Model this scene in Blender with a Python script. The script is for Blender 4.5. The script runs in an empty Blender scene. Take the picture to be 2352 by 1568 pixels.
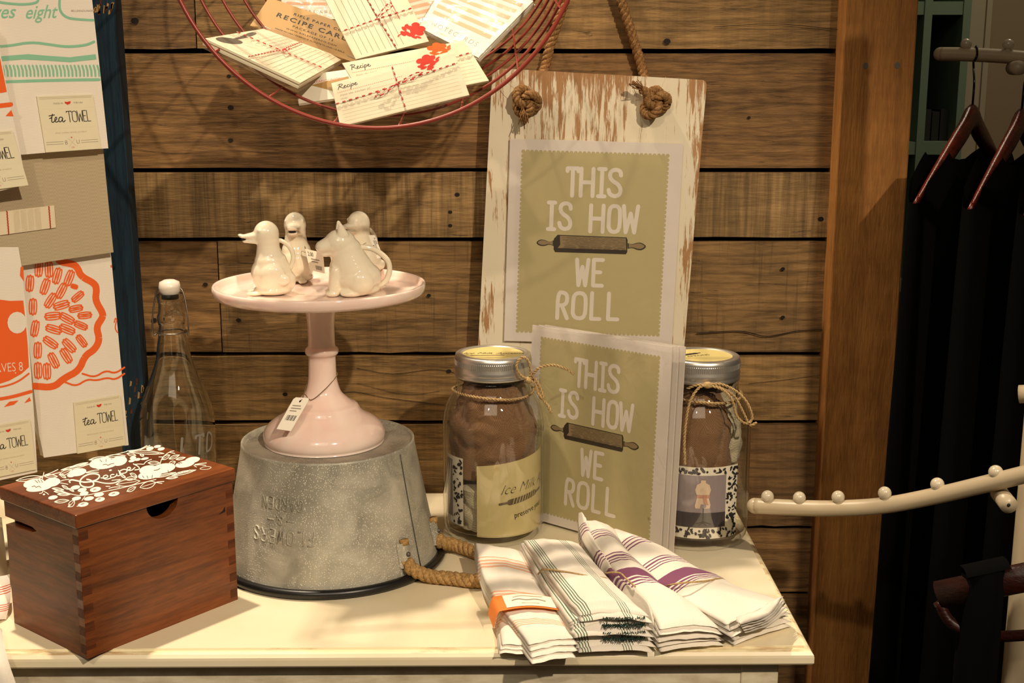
import bpy, bmesh, math, random
from math import sin, cos, tan, atan, atan2, radians as R, pi, sqrt
from mathutils import Vector as Vec, Matrix, noise
random.seed(7)
SC = bpy.context.scene
COL = SC.collection

# ------------------------------------------------------------------ camera, light, exposure
T = 0.76                      # table height; all coordinates below are relative to the table top
FPX, PITCH, EYE = 2950.0, R(12.0), 0.518
cam = bpy.data.objects.new('camera', bpy.data.cameras.new('camera'))
COL.objects.link(cam)
cam.location = (0, 0, EYE + T)
cam.rotation_euler = (R(90) - PITCH, 0, 0)
cam.data.sensor_width = 36.0
cam.data.lens = FPX / 2352 * 36.0
cam.data.clip_start = 0.05
SC.camera = cam
SC.view_settings.view_transform = 'Standard'
SC.view_settings.look = 'None'
SC.view_settings.gamma = 1.0
SC.view_settings.exposure = 0.16
SC.view_settings.use_curve_mapping = False
SC.cycles.transparent_max_bounces = 24
SC.cycles.max_bounces = 8
SC.cycles.caustics_reflective = False
SC.cycles.caustics_refractive = False
SC.cycles.sample_clamp_indirect = 4.0
w = bpy.data.worlds.new('world'); SC.world = w
w.use_nodes = True
w.node_tree.nodes['Background'].inputs[0].default_value = (1.0, 0.82, 0.62, 1)
w.node_tree.nodes['Background'].inputs[1].default_value = 0.035

def spot(name, loc, aim, watts, size, ang, blend, col=(1, 0.82, 0.605)):
    l = bpy.data.lights.new(name, 'SPOT')
    l.energy = watts; l.shadow_soft_size = size; l.spot_size = R(ang); l.spot_blend = blend; l.color = col
    o = bpy.data.objects.new(name, l); COL.objects.link(o)
    o.location = Vec(loc) + Vec((0, 0, T))
    o.rotation_euler = (Vec(aim) - Vec(loc)).to_track_quat('-Z', 'Y').to_euler()
    return o
spot('ceiling_spot_east', (1.08, -1.0, 1.95), (-0.18, 1.32, 0.10), 222, 0.032, 31, 0.65)
spot('ceiling_spot_west', (-0.52, -1.0, 1.95), (-0.08, 1.40, 0.08), 48, 0.032, 30, 0.7)
spot('ceiling_spot_north', (-0.58, 1.40, 2.0), (-0.05, 1.20, 0.0), 150, 0.030, 54, 0.6)
def area(name, loc, aim, watts, sx, sy, col=(1, .82, .605)):
    l = bpy.data.lights.new(name, 'AREA'); l.energy = watts; l.shape = 'RECTANGLE'; l.size = sx; l.size_y = sy; l.color = col
    o = bpy.data.objects.new(name, l); COL.objects.link(o); o.location = Vec(loc) + Vec((0, 0, T))
    o.rotation_euler = (Vec(aim) - Vec(loc)).to_track_quat('-Z', 'Y').to_euler(); return o
area('camera_side_fill', (-.3, -1.1, 2.0), (-.2, 1.3, 0), 9, 1.6, 1.0)  # broad unseen fill added behind the camera to lift the table front
area('back_room_fill', (1.15, 2.25, 1.9), (1.0, 2.6, .2), 7.5, .5, .5, (1, .85, .62))  # unseen fill added so the back room and upper rack arm show

# ------------------------------------------------------------------ pixel helpers: a ray met with a real plane of the place
def ray(px, py):
    x = (px - 1176) / FPX; v = -(py - 784) / FPX
    return Vec((x, cos(PITCH) + v * sin(PITCH), -sin(PITCH) + v * cos(PITCH)))
CAMP = Vec((0, 0, EYE))
def V(px, py, y):
    r = ray(px, py); return CAMP + r * (y / r.y)
def G(px, py, z):
    r = ray(px, py); return CAMP + r * ((z - EYE) / r.z)
def PL(px, py, O, N):
    r = ray(px, py); return CAMP + r * ((O - CAMP).dot(N) / r.dot(N))

# ------------------------------------------------------------------ materials
def lin(c):
    c = c / 255.0
    return c / 12.92 if c <= 0.04045 else ((c + 0.055) / 1.055) ** 2.4
def S(r, g, b): return (lin(r), lin(g), lin(b), 1.0)
MATS = {}
class NT:
    def __init__(s, name):
        s.m = bpy.data.materials.new(name); s.m.use_nodes = True
        s.t = s.m.node_tree; s.t.nodes.clear()
        s.out = s.t.nodes.new('ShaderNodeOutputMaterial')
        MATS[name] = s.m
    def n(s, typ, **kw):
        nd = s.t.nodes.new('ShaderNode' + typ)
        for k, v in kw.items():
            if k.startswith('_'):
                setattr(nd, k[1:], v)
            else:
                key = k.replace('__', ' ')
                sock = nd.inputs[int(key[1:])] if key[0] == 'i' and key[1:].isdigit() else nd.inputs[key]
                if hasattr(v, 'is_output') or isinstance(v, bpy.types.NodeSocket): s.t.links.new(v, sock)
                else: sock.default_value = v
        return nd
    def math(s, op, a, b=0.0, clamp=False):
        nd = s.n('Math', _operation=op, _use_clamp=clamp)
        for i, v in ((0, a), (1, b)):
            if isinstance(v, bpy.types.NodeSocket): s.t.links.new(v, nd.inputs[i])
            else: nd.inputs[i].default_value = v
        return nd.outputs[0]
    def mix(s, f, a, b):
        nd = s.n('Mix', _data_type='RGBA')
        for i, v in ((0, f), (6, a), (7, b)):
            if isinstance(v, bpy.types.NodeSocket): s.t.links.new(v, nd.inputs[i])
            else: nd.inputs[i].default_value = v
        return nd.outputs[2]
    def ramp(s, f, stops, const=False):
        nd = s.n('ValToRGB'); s.t.links.new(f, nd.inputs[0])
        cr = nd.color_ramp
        if const: cr.interpolation = 'CONSTANT'
        while len(cr.elements) < len(stops): cr.elements.new(0.5)
        for e, (p, c) in zip(cr.elements, stops):
            e.position = p; e.color = c if len(c) == 4 else (*c, 1)
        return nd.outputs[0]
    def obj(s, scale=(1, 1, 1), loc=(0, 0, 0), rot=(0, 0, 0)):
        tc = s.n('TexCoord')
        mp = s.n('Mapping'); s.t.links.new(tc.outputs['Object'], mp.inputs[0])
        mp.inputs['Scale'].default_value = scale; mp.inputs['Location'].default_value = loc; mp.inputs['Rotation'].default_value = rot
        return mp.outputs[0]
    def noise(s, vec, scale=5, detail=4, rough=.5, dist=0):
        nd = s.n('TexNoise', Scale=scale, Detail=detail, Roughness=rough, Distortion=dist, Vector=vec)
        return nd.outputs[0]
    def bump(s, h, strength=.3, dist=.001):
        nd = s.n('Bump', Strength=strength, Distance=dist, Height=h)
        return nd.outputs[0]
    def pbr(s, col, rough=.5, metal=0.0, normal=None, **kw):
        b = s.n('BsdfPrincipled')
        for k, v in (('Base Color', col), ('Roughness', rough), ('Metallic', metal), ('Normal', normal), *kw.items()):
            if v is None: continue
            k = k.replace('__', ' ')
            if isinstance(v, bpy.types.NodeSocket): s.t.links.new(v, b.inputs[k])
            else: b.inputs[k].default_value = v
        s.t.links.new(b.outputs[0], s.out.inputs[0])
        return b
def plain(name, col, rough=.5, metal=0.0, **kw):
    n = NT(name); n.pbr(col, rough, metal, **kw); return n.m
def paper(name, col, rough=.65):
    n = NT(name); v = n.obj()
    c = n.mix(n.noise(v, 60, 3), col, tuple(x * .93 for x in col[:3]) + (1,))
    n.pbr(c, rough, normal=n.bump(n.noise(v, 900, 2), .08, .0004)); return n.m
def wood(name, dark, light, axis='x', seed=0, saw=0.0, crack=.5, rough=.7, fine=1.0, spec=.3, fig=1.0, scratch=0.0, ln=.38, bmp=.45):
    n = NT(name)
    st = {'x': (1, 8, 9), 'z': (9, 9, 1), 'y': (9, 1, 9)}[axis]; SX = lambda k: tuple(k if a == axis else 1 for a in 'xyz')
    sh = (seed * 3.17, seed * 1.3, seed * 2.71)
    warp = n.noise(n.obj((st[0] * .5, st[1] * .35, st[2] * .35), sh), 3.0, 3, .5, .6)
    v1 = n.obj(tuple(a * 3 for a in st), sh)
    g1 = n.noise(v1, 2.2 * fig, 6, .62, 1.1)
    g2 = n.noise(n.obj(tuple(a * 14 for a in st), sh), 3.0 * fine, 4, .6, .3)
    wv = n.n('TexWave', _wave_type='BANDS', _bands_direction='X' if axis == 'z' else 'Z', Scale=26.0 * fig, Distortion=9.0, Detail=4.0, Detail__Scale=1.2, Detail__Roughness=.65, Vector=n.obj(SX(.12), sh))
    lines = n.ramp(wv.outputs[1], [(.0, (1, 1, 1)), (.34, (0, 0, 0))])
    blot = n.noise(n.obj((3, 3, 3), sh), 4.0, 3, .6, .5)
    f = n.math('ADD', n.math('MULTIPLY', g1, .42), n.math('ADD', n.math('MULTIPLY', g2, .32), n.math('ADD', n.math('MULTIPLY', warp, .15), n.math('MULTIPLY', blot, .32))))
    c = n.ramp(f, [(.44, dark), (.60, tuple((a + b) / 2 for a, b in zip(dark, light))), (.78, light)])
    c = n.mix(n.math('MULTIPLY', lines, ln), c, tuple(a * .55 for a in dark[:3]) + (1,))
    if scratch:
        sc = n.noise(n.obj((1, 1, .05), (seed, 0, 0), (0, R(-52), 0)), 170, 3, .7)
        c = n.mix(n.math('MULTIPLY', n.ramp(sc, [(.56, (0, 0, 0)), (.7, (1, 1, 1))]), scratch), c, tuple(a * .5 for a in dark[:3]) + (1,))
    if saw:
        sx = (1, 1, .04) if axis == 'x' else (.04, .04, 1)
        sn = n.noise(n.obj(sx, sh), 130, 3, .7)
        sb = n.noise(n.obj(sx, (seed, 0, 2)), 22, 2, .5)
        sm = n.ramp(n.math('ADD', n.math('MULTIPLY', sn, .55), n.math('MULTIPLY', sb, .45)), [(.4, (0, 0, 0)), (.6, (1, 1, 1))])
        c = n.mix(n.math('MULTIPLY', sm, saw), c, tuple(a * .42 for a in dark[:3]) + (1,))
    k = n.noise(n.obj({'x': (3.2, 22, 30), 'z': (30, 30, 3.2), 'y': (22, 3.2, 30)}[axis], (seed * 5.1, 2, seed)), 5.0, 5, .75, .4)
    km = n.ramp(k, [(.30, (1, 1, 1)), (.39, (0, 0, 0))])
    c = n.mix(n.math('MULTIPLY', km, crack), c, tuple(a * .18 for a in dark[:3]) + (1,))
    n.pbr(c, rough, normal=n.bump(n.math('SUBTRACT', n.math('ADD', g2, n.math('MULTIPLY', g1, .6)), n.math('MULTIPLY', km, crack)), bmp, .0012), **{'Specular IOR Level': spec})
    return n.m
def real_glass():
    n = NT('bottle_glass')
    n.pbr((.97, .98, .96, 1), .01, **{'Transmission Weight': 1.0, 'IOR': 1.45})
real_glass()
def thin_glass(name, tint=(.96, .97, .95, 1), edge=(.55, .6, .55, 1), ior=1.5, rough=.02, crinkle=0.0):
    n = NT(name)
    nm = None
    if crinkle:
        v = n.obj((1, 1, 1))
        nm = n.bump(n.noise(v, 28, 5, .6, 1.5), crinkle, .004)
    lw = n.n('LayerWeight', Blend=.5); f0 = ((ior - 1) / (ior + 1)) ** 2
    fr = n.math('ADD', n.math('MULTIPLY', n.math('POWER', lw.outputs[1], 5.0), 1 - f0), f0)
    tr = n.n('BsdfTransparent', Color=n.mix(n.math('POWER', lw.outputs[1], 5.0), tint, edge))
    gl = n.n('BsdfGlossy', Roughness=rough, Color=(1, 1, 1, 1))
    if nm is not None:
        n.t.links.new(nm, lw.inputs['Normal']); n.t.links.new(nm, gl.inputs['Normal'])
    mx = n.n('MixShader'); n.t.links.new(fr, mx.inputs[0]); n.t.links.new(tr.outputs[0], mx.inputs[1]); n.t.links.new(gl.outputs[0], mx.inputs[2])
    n.t.links.new(mx.outputs[0], n.out.inputs[0])
    return n.m
def cloth(name, base, stops=None, axis='v', weave=700, second=None, bumpy=.25, wm=.05):
    """woven cloth; stops: constant colour bands along u or v"""
    n = NT(name); v = n.obj()
    chk = n.n('TexChecker', Scale=weave, Vector=v).outputs[1]
    c = base
    if stops:
        uv = n.n('UVMap', _uv_map='UVMap').outputs[0]
        sp = n.n('SeparateXYZ', Vector=uv).outputs[0 if axis == 'u' else 1]
        c = n.ramp(sp, stops, True)
    big = n.noise(v, 35, 3)
    c = n.mix(n.math('MULTIPLY', chk, wm), c, second or (.35, .3, .22, 1))
    c = n.mix(n.math('MULTIPLY', big, .08), c, (.5, .42, .3, 1))
    n.pbr(c, .9, normal=n.bump(n.math('ADD', n.math('MULTIPLY', chk, .4), n.noise(v, weave * .5, 2)), bumpy, .0005), **{'Sheen Weight': .15, 'Specular IOR Level': .15})
    return n.m
def bands(base, groups):
    """groups: (start, [(width, colour or None)...])"""
    st = [(0.0, base)]
    for s0, seq in groups:
        p = s0
        for wd, c in seq:
            st.append((p, c or base)); p += wd
        st.append((p, base))
    return st

# planks of the wall
PD = [((82, 61, 33), (180, 142, 90)), ((70, 49, 26), (158, 119, 73)), ((106, 81, 47), (186, 151, 101)), ((64, 46, 26), (144, 109, 69)),
      ((77, 58, 33), (166, 130, 83)), ((58, 40, 22), (134, 100, 62))]
WALLM = []
for i, (d, l) in enumerate(PD):
    wood('reclaimed_plank_%s' % 'abcdef'[i], S(*d), S(*l), 'x', i + 1, saw=.75 if i == 2 else (.22 if i in (0, 3) else .0), crack=.75, scratch=.45 if i in (4, 5) else 0, ln=.08 if i == 2 else .36)
    WALLM.append('reclaimed_plank_%s' % 'abcdef'[i])
wood('post_wood', S(118, 74, 30), S(186, 128, 64), 'z', 4, saw=.10, crack=.2, fig=.35, ln=.22)
wood('box_wood', S(66, 30, 13), S(146, 80, 38), 'x', 9, crack=.2, rough=.34, spec=.5, fig=.8, ln=.25, bmp=.15)
wood('box_wood_side', S(66, 30, 13), S(140, 76, 36), 'y', 6, crack=.1, rough=.4, spec=.4, fig=.8, ln=.25, bmp=.1)
wood('box_end_grain', S(70, 33, 15), S(118, 62, 30), 'x', 3, crack=.4, rough=.5)
wood('hanger_shaded', S(26, 7, 4), S(48, 14, 8), 'x', 2, crack=0, rough=.4, spec=.3)  # dark maroon hanger wood, with the low rack's shade put into its colour
wood('blue_paint', S(14, 28, 40), S(30, 58, 76), 'z', 5, crack=.25, rough=.6)
wood('floor_boards', S(40, 26, 14), S(80, 54, 30), 'x', 8, crack=.5)
wood('hanger_wood', S(62, 16, 7), S(110, 34, 14), 'x', 2, crack=0, rough=.25, spec=.6)
plain('gap_dark', S(26, 24, 26), .9)
plain('hole_dark', S(22, 14, 8), .9)
plain('nail_metal', S(100, 96, 92), .5, .6)
def table_paint():
    n = NT('cream_paint'); v = n.obj()
    a = n.ramp(n.noise(v, 5, 5, .6), [(.35, S(231, 217, 180)), (.7, S(243, 231, 204))])
    st = n.ramp(n.noise(v, 55, 4, .7), [(.72, (0, 0, 0)), (.8, (1, 1, 1))])
    a = n.mix(n.math('MULTIPLY', st, .35), a, S(170, 130, 80))
    n.pbr(a, .42, normal=n.bump(n.noise(v, 180, 3), .06, .0006))
    n = NT('cream_paint_worn'); v = n.obj((1, 5, 12))
    st = n.ramp(n.noise(v, 14, 5, .7), [(.5, (0, 0, 0)), (.66, (1, 1, 1))])
    n.pbr(n.mix(n.math('MULTIPLY', st, .7), S(240, 228, 188), S(172, 122, 66)), .5)
    n = NT('grey_cream_paint'); v = n.obj((3, 3, 9))
    n.pbr(n.ramp(n.noise(v, 9, 5, .6), [(.3, S(192, 178, 150)), (.6, S(224, 214, 188))]), .55)
table_paint()
def whitewash():
    n = NT('whitewash')
    streak = n.noise(n.obj((16, 16, 1.4)), 9, 6, .72, .3)
    fine = n.noise(n.obj((60, 60, 5)), 8, 3, .6)
    tc = n.n('TexCoord'); sp = n.n('SeparateXYZ', Vector=tc.outputs['Object'])
    x, z = sp.outputs[0], sp.outputs[2]
    edge = n.math('MULTIPLY', n.math('SUBTRACT', n.math('ABSOLUTE', x), .113, True), 5.0)
    top = n.math('MULTIPLY', n.math('SUBTRACT', z, .20, True), 1.2)
    mid = n.noise(n.obj((7, 7, 7), (.6, 0, 1.7)), 1.4, 2)
    f = n.math('ADD', n.math('ADD', n.math('MULTIPLY', streak, .72), n.math('MULTIPLY', fine, .3)), n.math('ADD', n.math('ADD', edge, top), n.math('ADD', n.math('MULTIPLY', mid, .40), n.math('MULTIPLY', n.math('MULTIPLY', n.math('SUBTRACT', 1.0, n.math('MULTIPLY', n.math('ABSOLUTE', n.math('ADD', x, .012)), 13.0), True), n.math('MULTIPLY', n.math('SUBTRACT', z, .09, True), 10.0, True)), .15))))
    m = n.ramp(f, [(.775, (0, 0, 0)), (.83, (1, 1, 1))])
    base = n.mix(n.noise(n.obj((4, 4, 4)), 3), S(232, 224, 204), S(218, 204, 170))
    n.pbr(n.mix(m, base, n.mix(fine, S(140, 94, 50), S(184, 140, 92))), .6, normal=n.bump(m, -.25, .0008))
whitewash()
def galvanised():
    n = NT('galvanised_steel'); v = n.obj()
    cl = n.noise(v, 22, 5, .6, .6)
    c = n.ramp(cl, [(.35, S(146, 143, 130)), (.65, S(194, 189, 172))])
    vo = n.n('TexVoronoi', Scale=470.0, Vector=v).outputs[0]
    zone = n.ramp(n.noise(v, 16, 3, .6), [(.34, (0, 0, 0)), (.55, (1, 1, 1))])
    sp = n.math('MULTIPLY', n.ramp(vo, [(.18, (1, 1, 1)), (.36, (0, 0, 0))]), zone)
    c = n.mix(n.math('MULTIPLY', sp, .75), c, S(232, 226, 208))
    n.pbr(c, .46, .25, normal=n.bump(n.math('ADD', sp, cl), .5, .0008))
galvanised()
plain('seam_grey', S(84, 82, 74), .5, .3)
plain('black_rubber', S(16, 16, 17), .35)
plain('black_cloth', S(7, 7, 7), .95, **{'Specular IOR Level': .05})
plain('charcoal_cloth', S(20, 20, 20), .95, **{'Specular IOR Level': .05})
def pink_glass():
    n = NT('pink_milk_glass'); v = n.obj()
    c = n.ramp(n.noise(v, 14, 3, .5, 1.2), [(.35, S(244, 214, 202)), (.7, S(252, 232, 220))])
    n.pbr(c, .1, **{'Subsurface Weight': .25, 'Subsurface Radius': (.012, .007, .005), 'Subsurface Scale': .6, 'Coat Weight': .3})
    n = NT('white_porcelain'); v = n.obj()
    n.pbr(n.mix(n.noise(v, 20, 3), S(236, 228, 206), S(222, 212, 188)), .08, **{'Subsurface Weight': .12, 'Subsurface Radius': (.006, .004, .003), 'Subsurface Scale': .5, 'Coat Weight': .4})
pink_glass()
plain('porcelain_stopper', S(225, 215, 200), .3)
thin_glass('clear_glass', (.985, .985, .975, 1), (.42, .43, .38, 1))
thin_glass('cellophane', (.99, .99, .985, 1), (.8, .8, .78, 1), 1.3, .06, .2)
thin_glass('cellophane_crinkled', (.99, .99, .985, 1), (.8, .8, .78, 1), 1.38, .05, .6)
plain('etched_white', S(128, 122, 112), .8)
plain('tin', S(214, 210, 202), .34, .88)
plain('wire_steel', S(150, 145, 135), .35, 1.0)
plain('brick_red_wire', S(138, 52, 38), .35)
def fibre(name, a, b):
    n = NT(name); v = n.obj()
    f = n.noise(v, 480, 4, .7)
    n.pbr(n.ramp(f, [(.3, a), (.7, b)]), .9, normal=n.bump(f, .7, .001), **{'Specular IOR Level': .2}); return n.m
fibre('jute_rope', S(122, 90, 48), S(202, 164, 108))
fibre('manila_rope', S(90, 62, 34), S(172, 130, 82))
fibre('twine', S(146, 118, 76), S(212, 182, 132))
plain('thin_string', S(120, 100, 70), .8)
paper('white_card', S(240, 230, 200)); paper('cream_label', S(234, 225, 192)); paper('mat_white', S(226, 216, 206), .5)
paper('khaki_print', S(188, 175, 128), .5); paper('print_white', S(228, 218, 204), .5)
paper('kraft', S(176, 138, 80)); paper('lid_paper', S(214, 196, 128)); paper('notecard_white', S(236, 228, 210))
paper('parchment', S(206, 190, 136), .45)
plain('ink', S(44, 38, 34), .7); plain('grey_ink', S(150, 140, 124), .7); plain('pale_ink', S(196, 184, 156), .7); plain('red_ink', S(214, 52, 32), .7)
plain('coral_ink', S(238, 176, 142), .7); plain('pin_tan', S(142, 122, 88), .6); plain('pin_dark', S(52, 42, 32), .6); plain('pin_mid', S(98, 82, 58), .6)
plain('orange_ink', S(238, 100, 34), .85); plain('mint_ink', S(138, 196, 164), .85); plain('salmon_line', S(222, 130, 110), .7)
plain('spoon_grey', S(96, 88, 78), .7); plain('red_twine', S(206, 74, 70), .8); plain('photo_mauve', S(150, 138, 142), .5); plain('photo_floor', S(66, 60, 66), .5)
plain('form_cream', S(214, 190, 164), .6); plain('form_blush', S(190, 140, 118), .6); plain('orange_band', S(232, 128, 48), .6); plain('paper_white', S(240, 232, 214), .6)
plain('white_print', S(244, 238, 222), .6); plain('red_stitch', S(176, 60, 36), .8); plain('dark_floral', S(40, 38, 44), .6)
WHITE = S(238, 230, 216)
cloth('towel_white', WHITE); cloth('linen', S(186, 170, 140), weave=520, second=(.22, .17, .1, 1), bumpy=.5, wm=.16)
cloth('burlap_brown', S(138, 102, 70), weave=880, second=S(74, 50, 32), bumpy=1.0, wm=.55); cloth('burlap_cream', S(202, 192, 164), weave=700, second=S(140, 128, 100), bumpy=1.0, wm=.6)
cloth('ribbon_cream', S(228, 214, 184), weave=900)
OR, GRN, PUR = S(236, 176, 140), S(96, 118, 96), S(126, 66, 104)
def four(c, w1, gap): return [(w1, c), (gap, None)] * 3 + [(w1, c)]
cloth('towel_orange_stripe', WHITE, bands(WHITE, [(.11, four(OR, .011, .013)), (.38, four(OR, .011, .013)), (.72, four(OR, .011, .013))]))
cloth('towel_green_stripe', WHITE, bands(WHITE, [(.05, four(GRN, .013, .022)), (.60, four(GRN, .013, .022))]), 'u')
cloth('towel_purple_stripe', WHITE, bands(WHITE, [(.13, four(PUR, .009, .012)), (.33, four(PUR, .009, .012)), (.50, [(.11, PUR), (.012, None), (.016, PUR), (.012, None), (.012, PUR), (.012, None), (.007, PUR)])]))
cloth('towel_red_stripe', WHITE, bands(WHITE, [(.2, four(S(206, 84, 60), .02, .03)), (.6, four(S(206, 84, 60), .02, .03))]))
plain('dark_green_thread', S(28, 60, 50), .9)
plain('rack_cream', S(182, 166, 138), .35); plain('rack_bead', S(196, 184, 160), .22, 0.0, **{'Coat Weight': .5})
plain('teal_paint', S(112, 132, 108), .6); plain('casing_cream', S(176, 164, 138), .6); plain('wall_beige', S(150, 132, 104), .8)
plain('book_dark', S(30, 28, 26), .7); plain('book_tan', S(110, 100, 80), .7); plain('black_wire', S(12, 12, 12), .3, .6)

# ------------------------------------------------------------------ mesh builder
def chaikin(p, n=2, closed=False):
    p = [Vec(q) for q in p]
    for _ in range(n):
        o = []
        m = len(p)
        rng = range(m) if closed else range(m - 1)
        if not closed: o.append(p[0])
        for i in rng:
            a, b = p[i], p[(i + 1) % m]
            o += [a * .75 + b * .25, a * .25 + b * .75]
        if not closed: o.append(p[-1])
        p = o
    return p
def catmull(p, n=6):
    p = [Vec(q) for q in p]
    q = [p[0] * 2 - p[1]] + p + [p[-1] * 2 - p[-2]]
    o = []
    for i in range(1, len(q) - 2):
        a, b, c, d = q[i - 1], q[i], q[i + 1], q[i + 2]
        for k in range(n):
            t = k / n
            o.append(.5 * ((2 * b) + (c - a) * t + (2 * a - 5 * b + 4 * c - d) * t * t + (3 * b - a - 3 * c + d) * t ** 3))
    o.append(p[-1]); return o
def ell(cx, cy, rx, ry, rot=0, n=16):
    return [(cx + rx * cos(a) * cos(rot) - ry * sin(a) * sin(rot), cy + rx * cos(a) * sin(rot) + ry * sin(a) * cos(rot)) for a in (2 * pi * k / n for k in range(n))]
FLAT = lambda u, v, h: Vec((u, v, h))
class MB:
    def __init__(s):
        s.v, s.f, s.uv, s.mats = [], [], [], []; s.k = 0
    def eps(s):
        s.k += 1
        return (s.k * .6180339887 % 1) * 7e-5
    def mi(s, m):
        if m not in s.mats: s.mats.append(m)
        return s.mats.index(m)
    def add(s, vs, fs, mat, smooth=False, uvs=None):
        b = len(s.v); k = s.mi(mat)
        s.v += [Vec(p) for p in vs]
        s.uv += list(uvs) if uvs else [(0, 0)] * len(vs)
        s.f += [(tuple(b + i for i in f), k, smooth) for f in fs]
    def box(s, lo, hi, mat, F=None):
        F = F or FLAT
        (x0, y0, z0), (x1, y1, z1) = lo, hi
        vs = [F(x, y, z) for z in (z0, z1) for y in (y0, y1) for x in (x0, x1)]
        s.add(vs, [(0, 2, 3, 1), (4, 5, 7, 6), (0, 1, 5, 4), (2, 6, 7, 3), (0, 4, 6, 2), (1, 3, 7, 5)], mat)
    def prism(s, out, h0, h1, mat, F=FLAT, side=None):
        n = len(out)
        a = [F(p[0], p[1], h0) for p in out]; b = [F(p[0], p[1], h1) for p in out]
        s.add(a + b, [tuple(range(n))[::-1], tuple(range(n, 2 * n))], mat)
        s.add(a + b, [(i, (i + 1) % n, n + (i + 1) % n, n + i) for i in range(n)], side or mat)
    def poly(s, out, mat, F=FLAT, h=0.0):
        h += s.eps()
        s.add([F(p[0], p[1], h) for p in out], [tuple(range(len(out)))], mat)
    def disc(s, cx, cy, r, mat, F=FLAT, h=0.0, n=14, ry=None, rot=0):
        s.poly(ell(cx, cy, r, ry or r, rot, n), mat, F, h)
    def stroke(s, pts, wd, mat, F=FLAT, h=0.0, closed=False, cap=True):
        p = [Vec((q[0], q[1])) for q in pts]
        p = [q for i, q in enumerate(p) if i == 0 or (q - p[i - 1]).length > 1e-7]
        if not closed:
            for i in range(1, len(p) - 1):
                if (p[i] - p[i - 1]).normalized().dot((p[i + 1] - p[i]).normalized()) < .45:
                    s.stroke(p[:i + 1], wd, mat, F, h, False, cap); s.stroke(p[i:], wd, mat, F, h, False, cap); return
        if closed and len(p) > 2: p = p + [p[0]]; closed = False; cap = False
        if len(p) > 12:
            for i in range(0, len(p) - 1, 9): s.stroke(p[i:i + 10], wd, mat, F, h, False, cap if i in (0,) or i + 10 >= len(p) else False)
            return
        m = len(p)
        if m < 2: return
        h += s.eps()
        vs = []
        for i in range(m):
            a = p[i - 1] if (i or closed) else p[i]
            b = p[(i + 1) % m] if (i < m - 1 or closed) else p[i]
            d = (b - a)
            d = d.normalized() if d.length > 1e-9 else Vec((1, 0))
            nrm = Vec((-d.y, d.x))
            k = wd / 2
            if 0 < i < m - 1 or closed:
                d1 = (p[i] - p[i - 1])
                if d1.length > 1e-9:
                    c = abs(d1.normalized().dot(d)); k = min(k / max(c, .5), k * 1.6)
            vs += [p[i] + nrm * k, p[i] - nrm * k]
        fs = [(2 * i, 2 * i + 1, (2 * i + 3) % (2 * m), (2 * i + 2) % (2 * m)) for i in range(m if closed else m - 1)]
        s.add([F(q.x, q.y, h) for q in vs], fs, mat)
        if cap and not closed:
            for q in (p[0], p[-1]): s.disc(q.x, q.y, wd / 2, mat, F, h, 8)
    def tube(s, path, r, mat, n=8, closed=False, rf=None, cap=True, ry=None):
        p = [Vec(q) for q in path]; m = len(p)
        tang = []
        for i in range(m):
            a = p[i - 1] if (i or closed) else p[i]
            b = p[(i + 1) % m] if (i < m - 1 or closed) else p[i]
            t = (b - a); tang.append(t.normalized() if t.length > 1e-9 else Vec((0, 0, 1)))
        up = Vec((0, 0, 1)) if abs(tang[0].z) < .9 else Vec((1, 0, 0))
        nrm = (up - tang[0] * up.dot(tang[0])).normalized()
        vs = []
        for i in range(m):
            nrm = (nrm - tang[i] * nrm.dot(tang[i]))
            nrm = nrm.normalized() if nrm.length > 1e-6 else tang[i].orthogonal().normalized()
            bi = tang[i].cross(nrm)
            rr = r * (rf(i / (m - 1)) if rf else 1)
            r2 = (ry if ry is not None else r) * (rf(i / (m - 1)) if rf else 1)
            vs += [p[i] + nrm * (rr * cos(2 * pi * k / n)) + bi * (r2 * sin(2 * pi * k / n)) for k in range(n)]
        fs = []
        for i in range(m if closed else m - 1):
            j = (i + 1) % m
            fs += [(i * n + k, i * n + (k + 1) % n, j * n + (k + 1) % n, j * n + k) for k in range(n)]
        if cap and not closed:
            fs += [tuple(range(n))[::-1], tuple((m - 1) * n + k for k in range(n))]
        s.add(vs, fs, mat, True)
    def rope(s, path, r, mat, strands=3, pitch=.02, n=6, closed=False):
        p = [Vec(q) for q in path]
        L = [0.0]
        for i in range(1, len(p)): L.append(L[-1] + (p[i] - p[i - 1]).length)
        N = max(8, int(L[-1] / (pitch / 9)))
        pts = []
        j = 0
        for k in range(N + 1):
            d = L[-1] * k / N
            while j < len(p) - 2 and L[j + 1] < d: j += 1
            t = (d - L[j]) / max(L[j + 1] - L[j], 1e-9)
            pts.append(p[j].lerp(p[j + 1], t))
        up = Vec((.31, .2, .93)); nr = None
        fr = []
        for k in range(N + 1):
            t = (pts[min(k + 1, N)] - pts[max(k - 1, 0)]).normalized()
            nr = (up - t * up.dot(t)).normalized() if nr is None else (nr - t * nr.dot(t)).normalized()
            fr.append((nr.copy(), t.cross(nr)))
        for q in range(strands):
            path2 = [pts[k] + (fr[k][0] * cos(2 * pi * (k / 9 + q / strands)) + fr[k][1] * sin(2 * pi * (k / 9 + q / strands))) * r * .52 for k in range(N + 1)]
            s.tube(path2, r * .56, mat, n)
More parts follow.
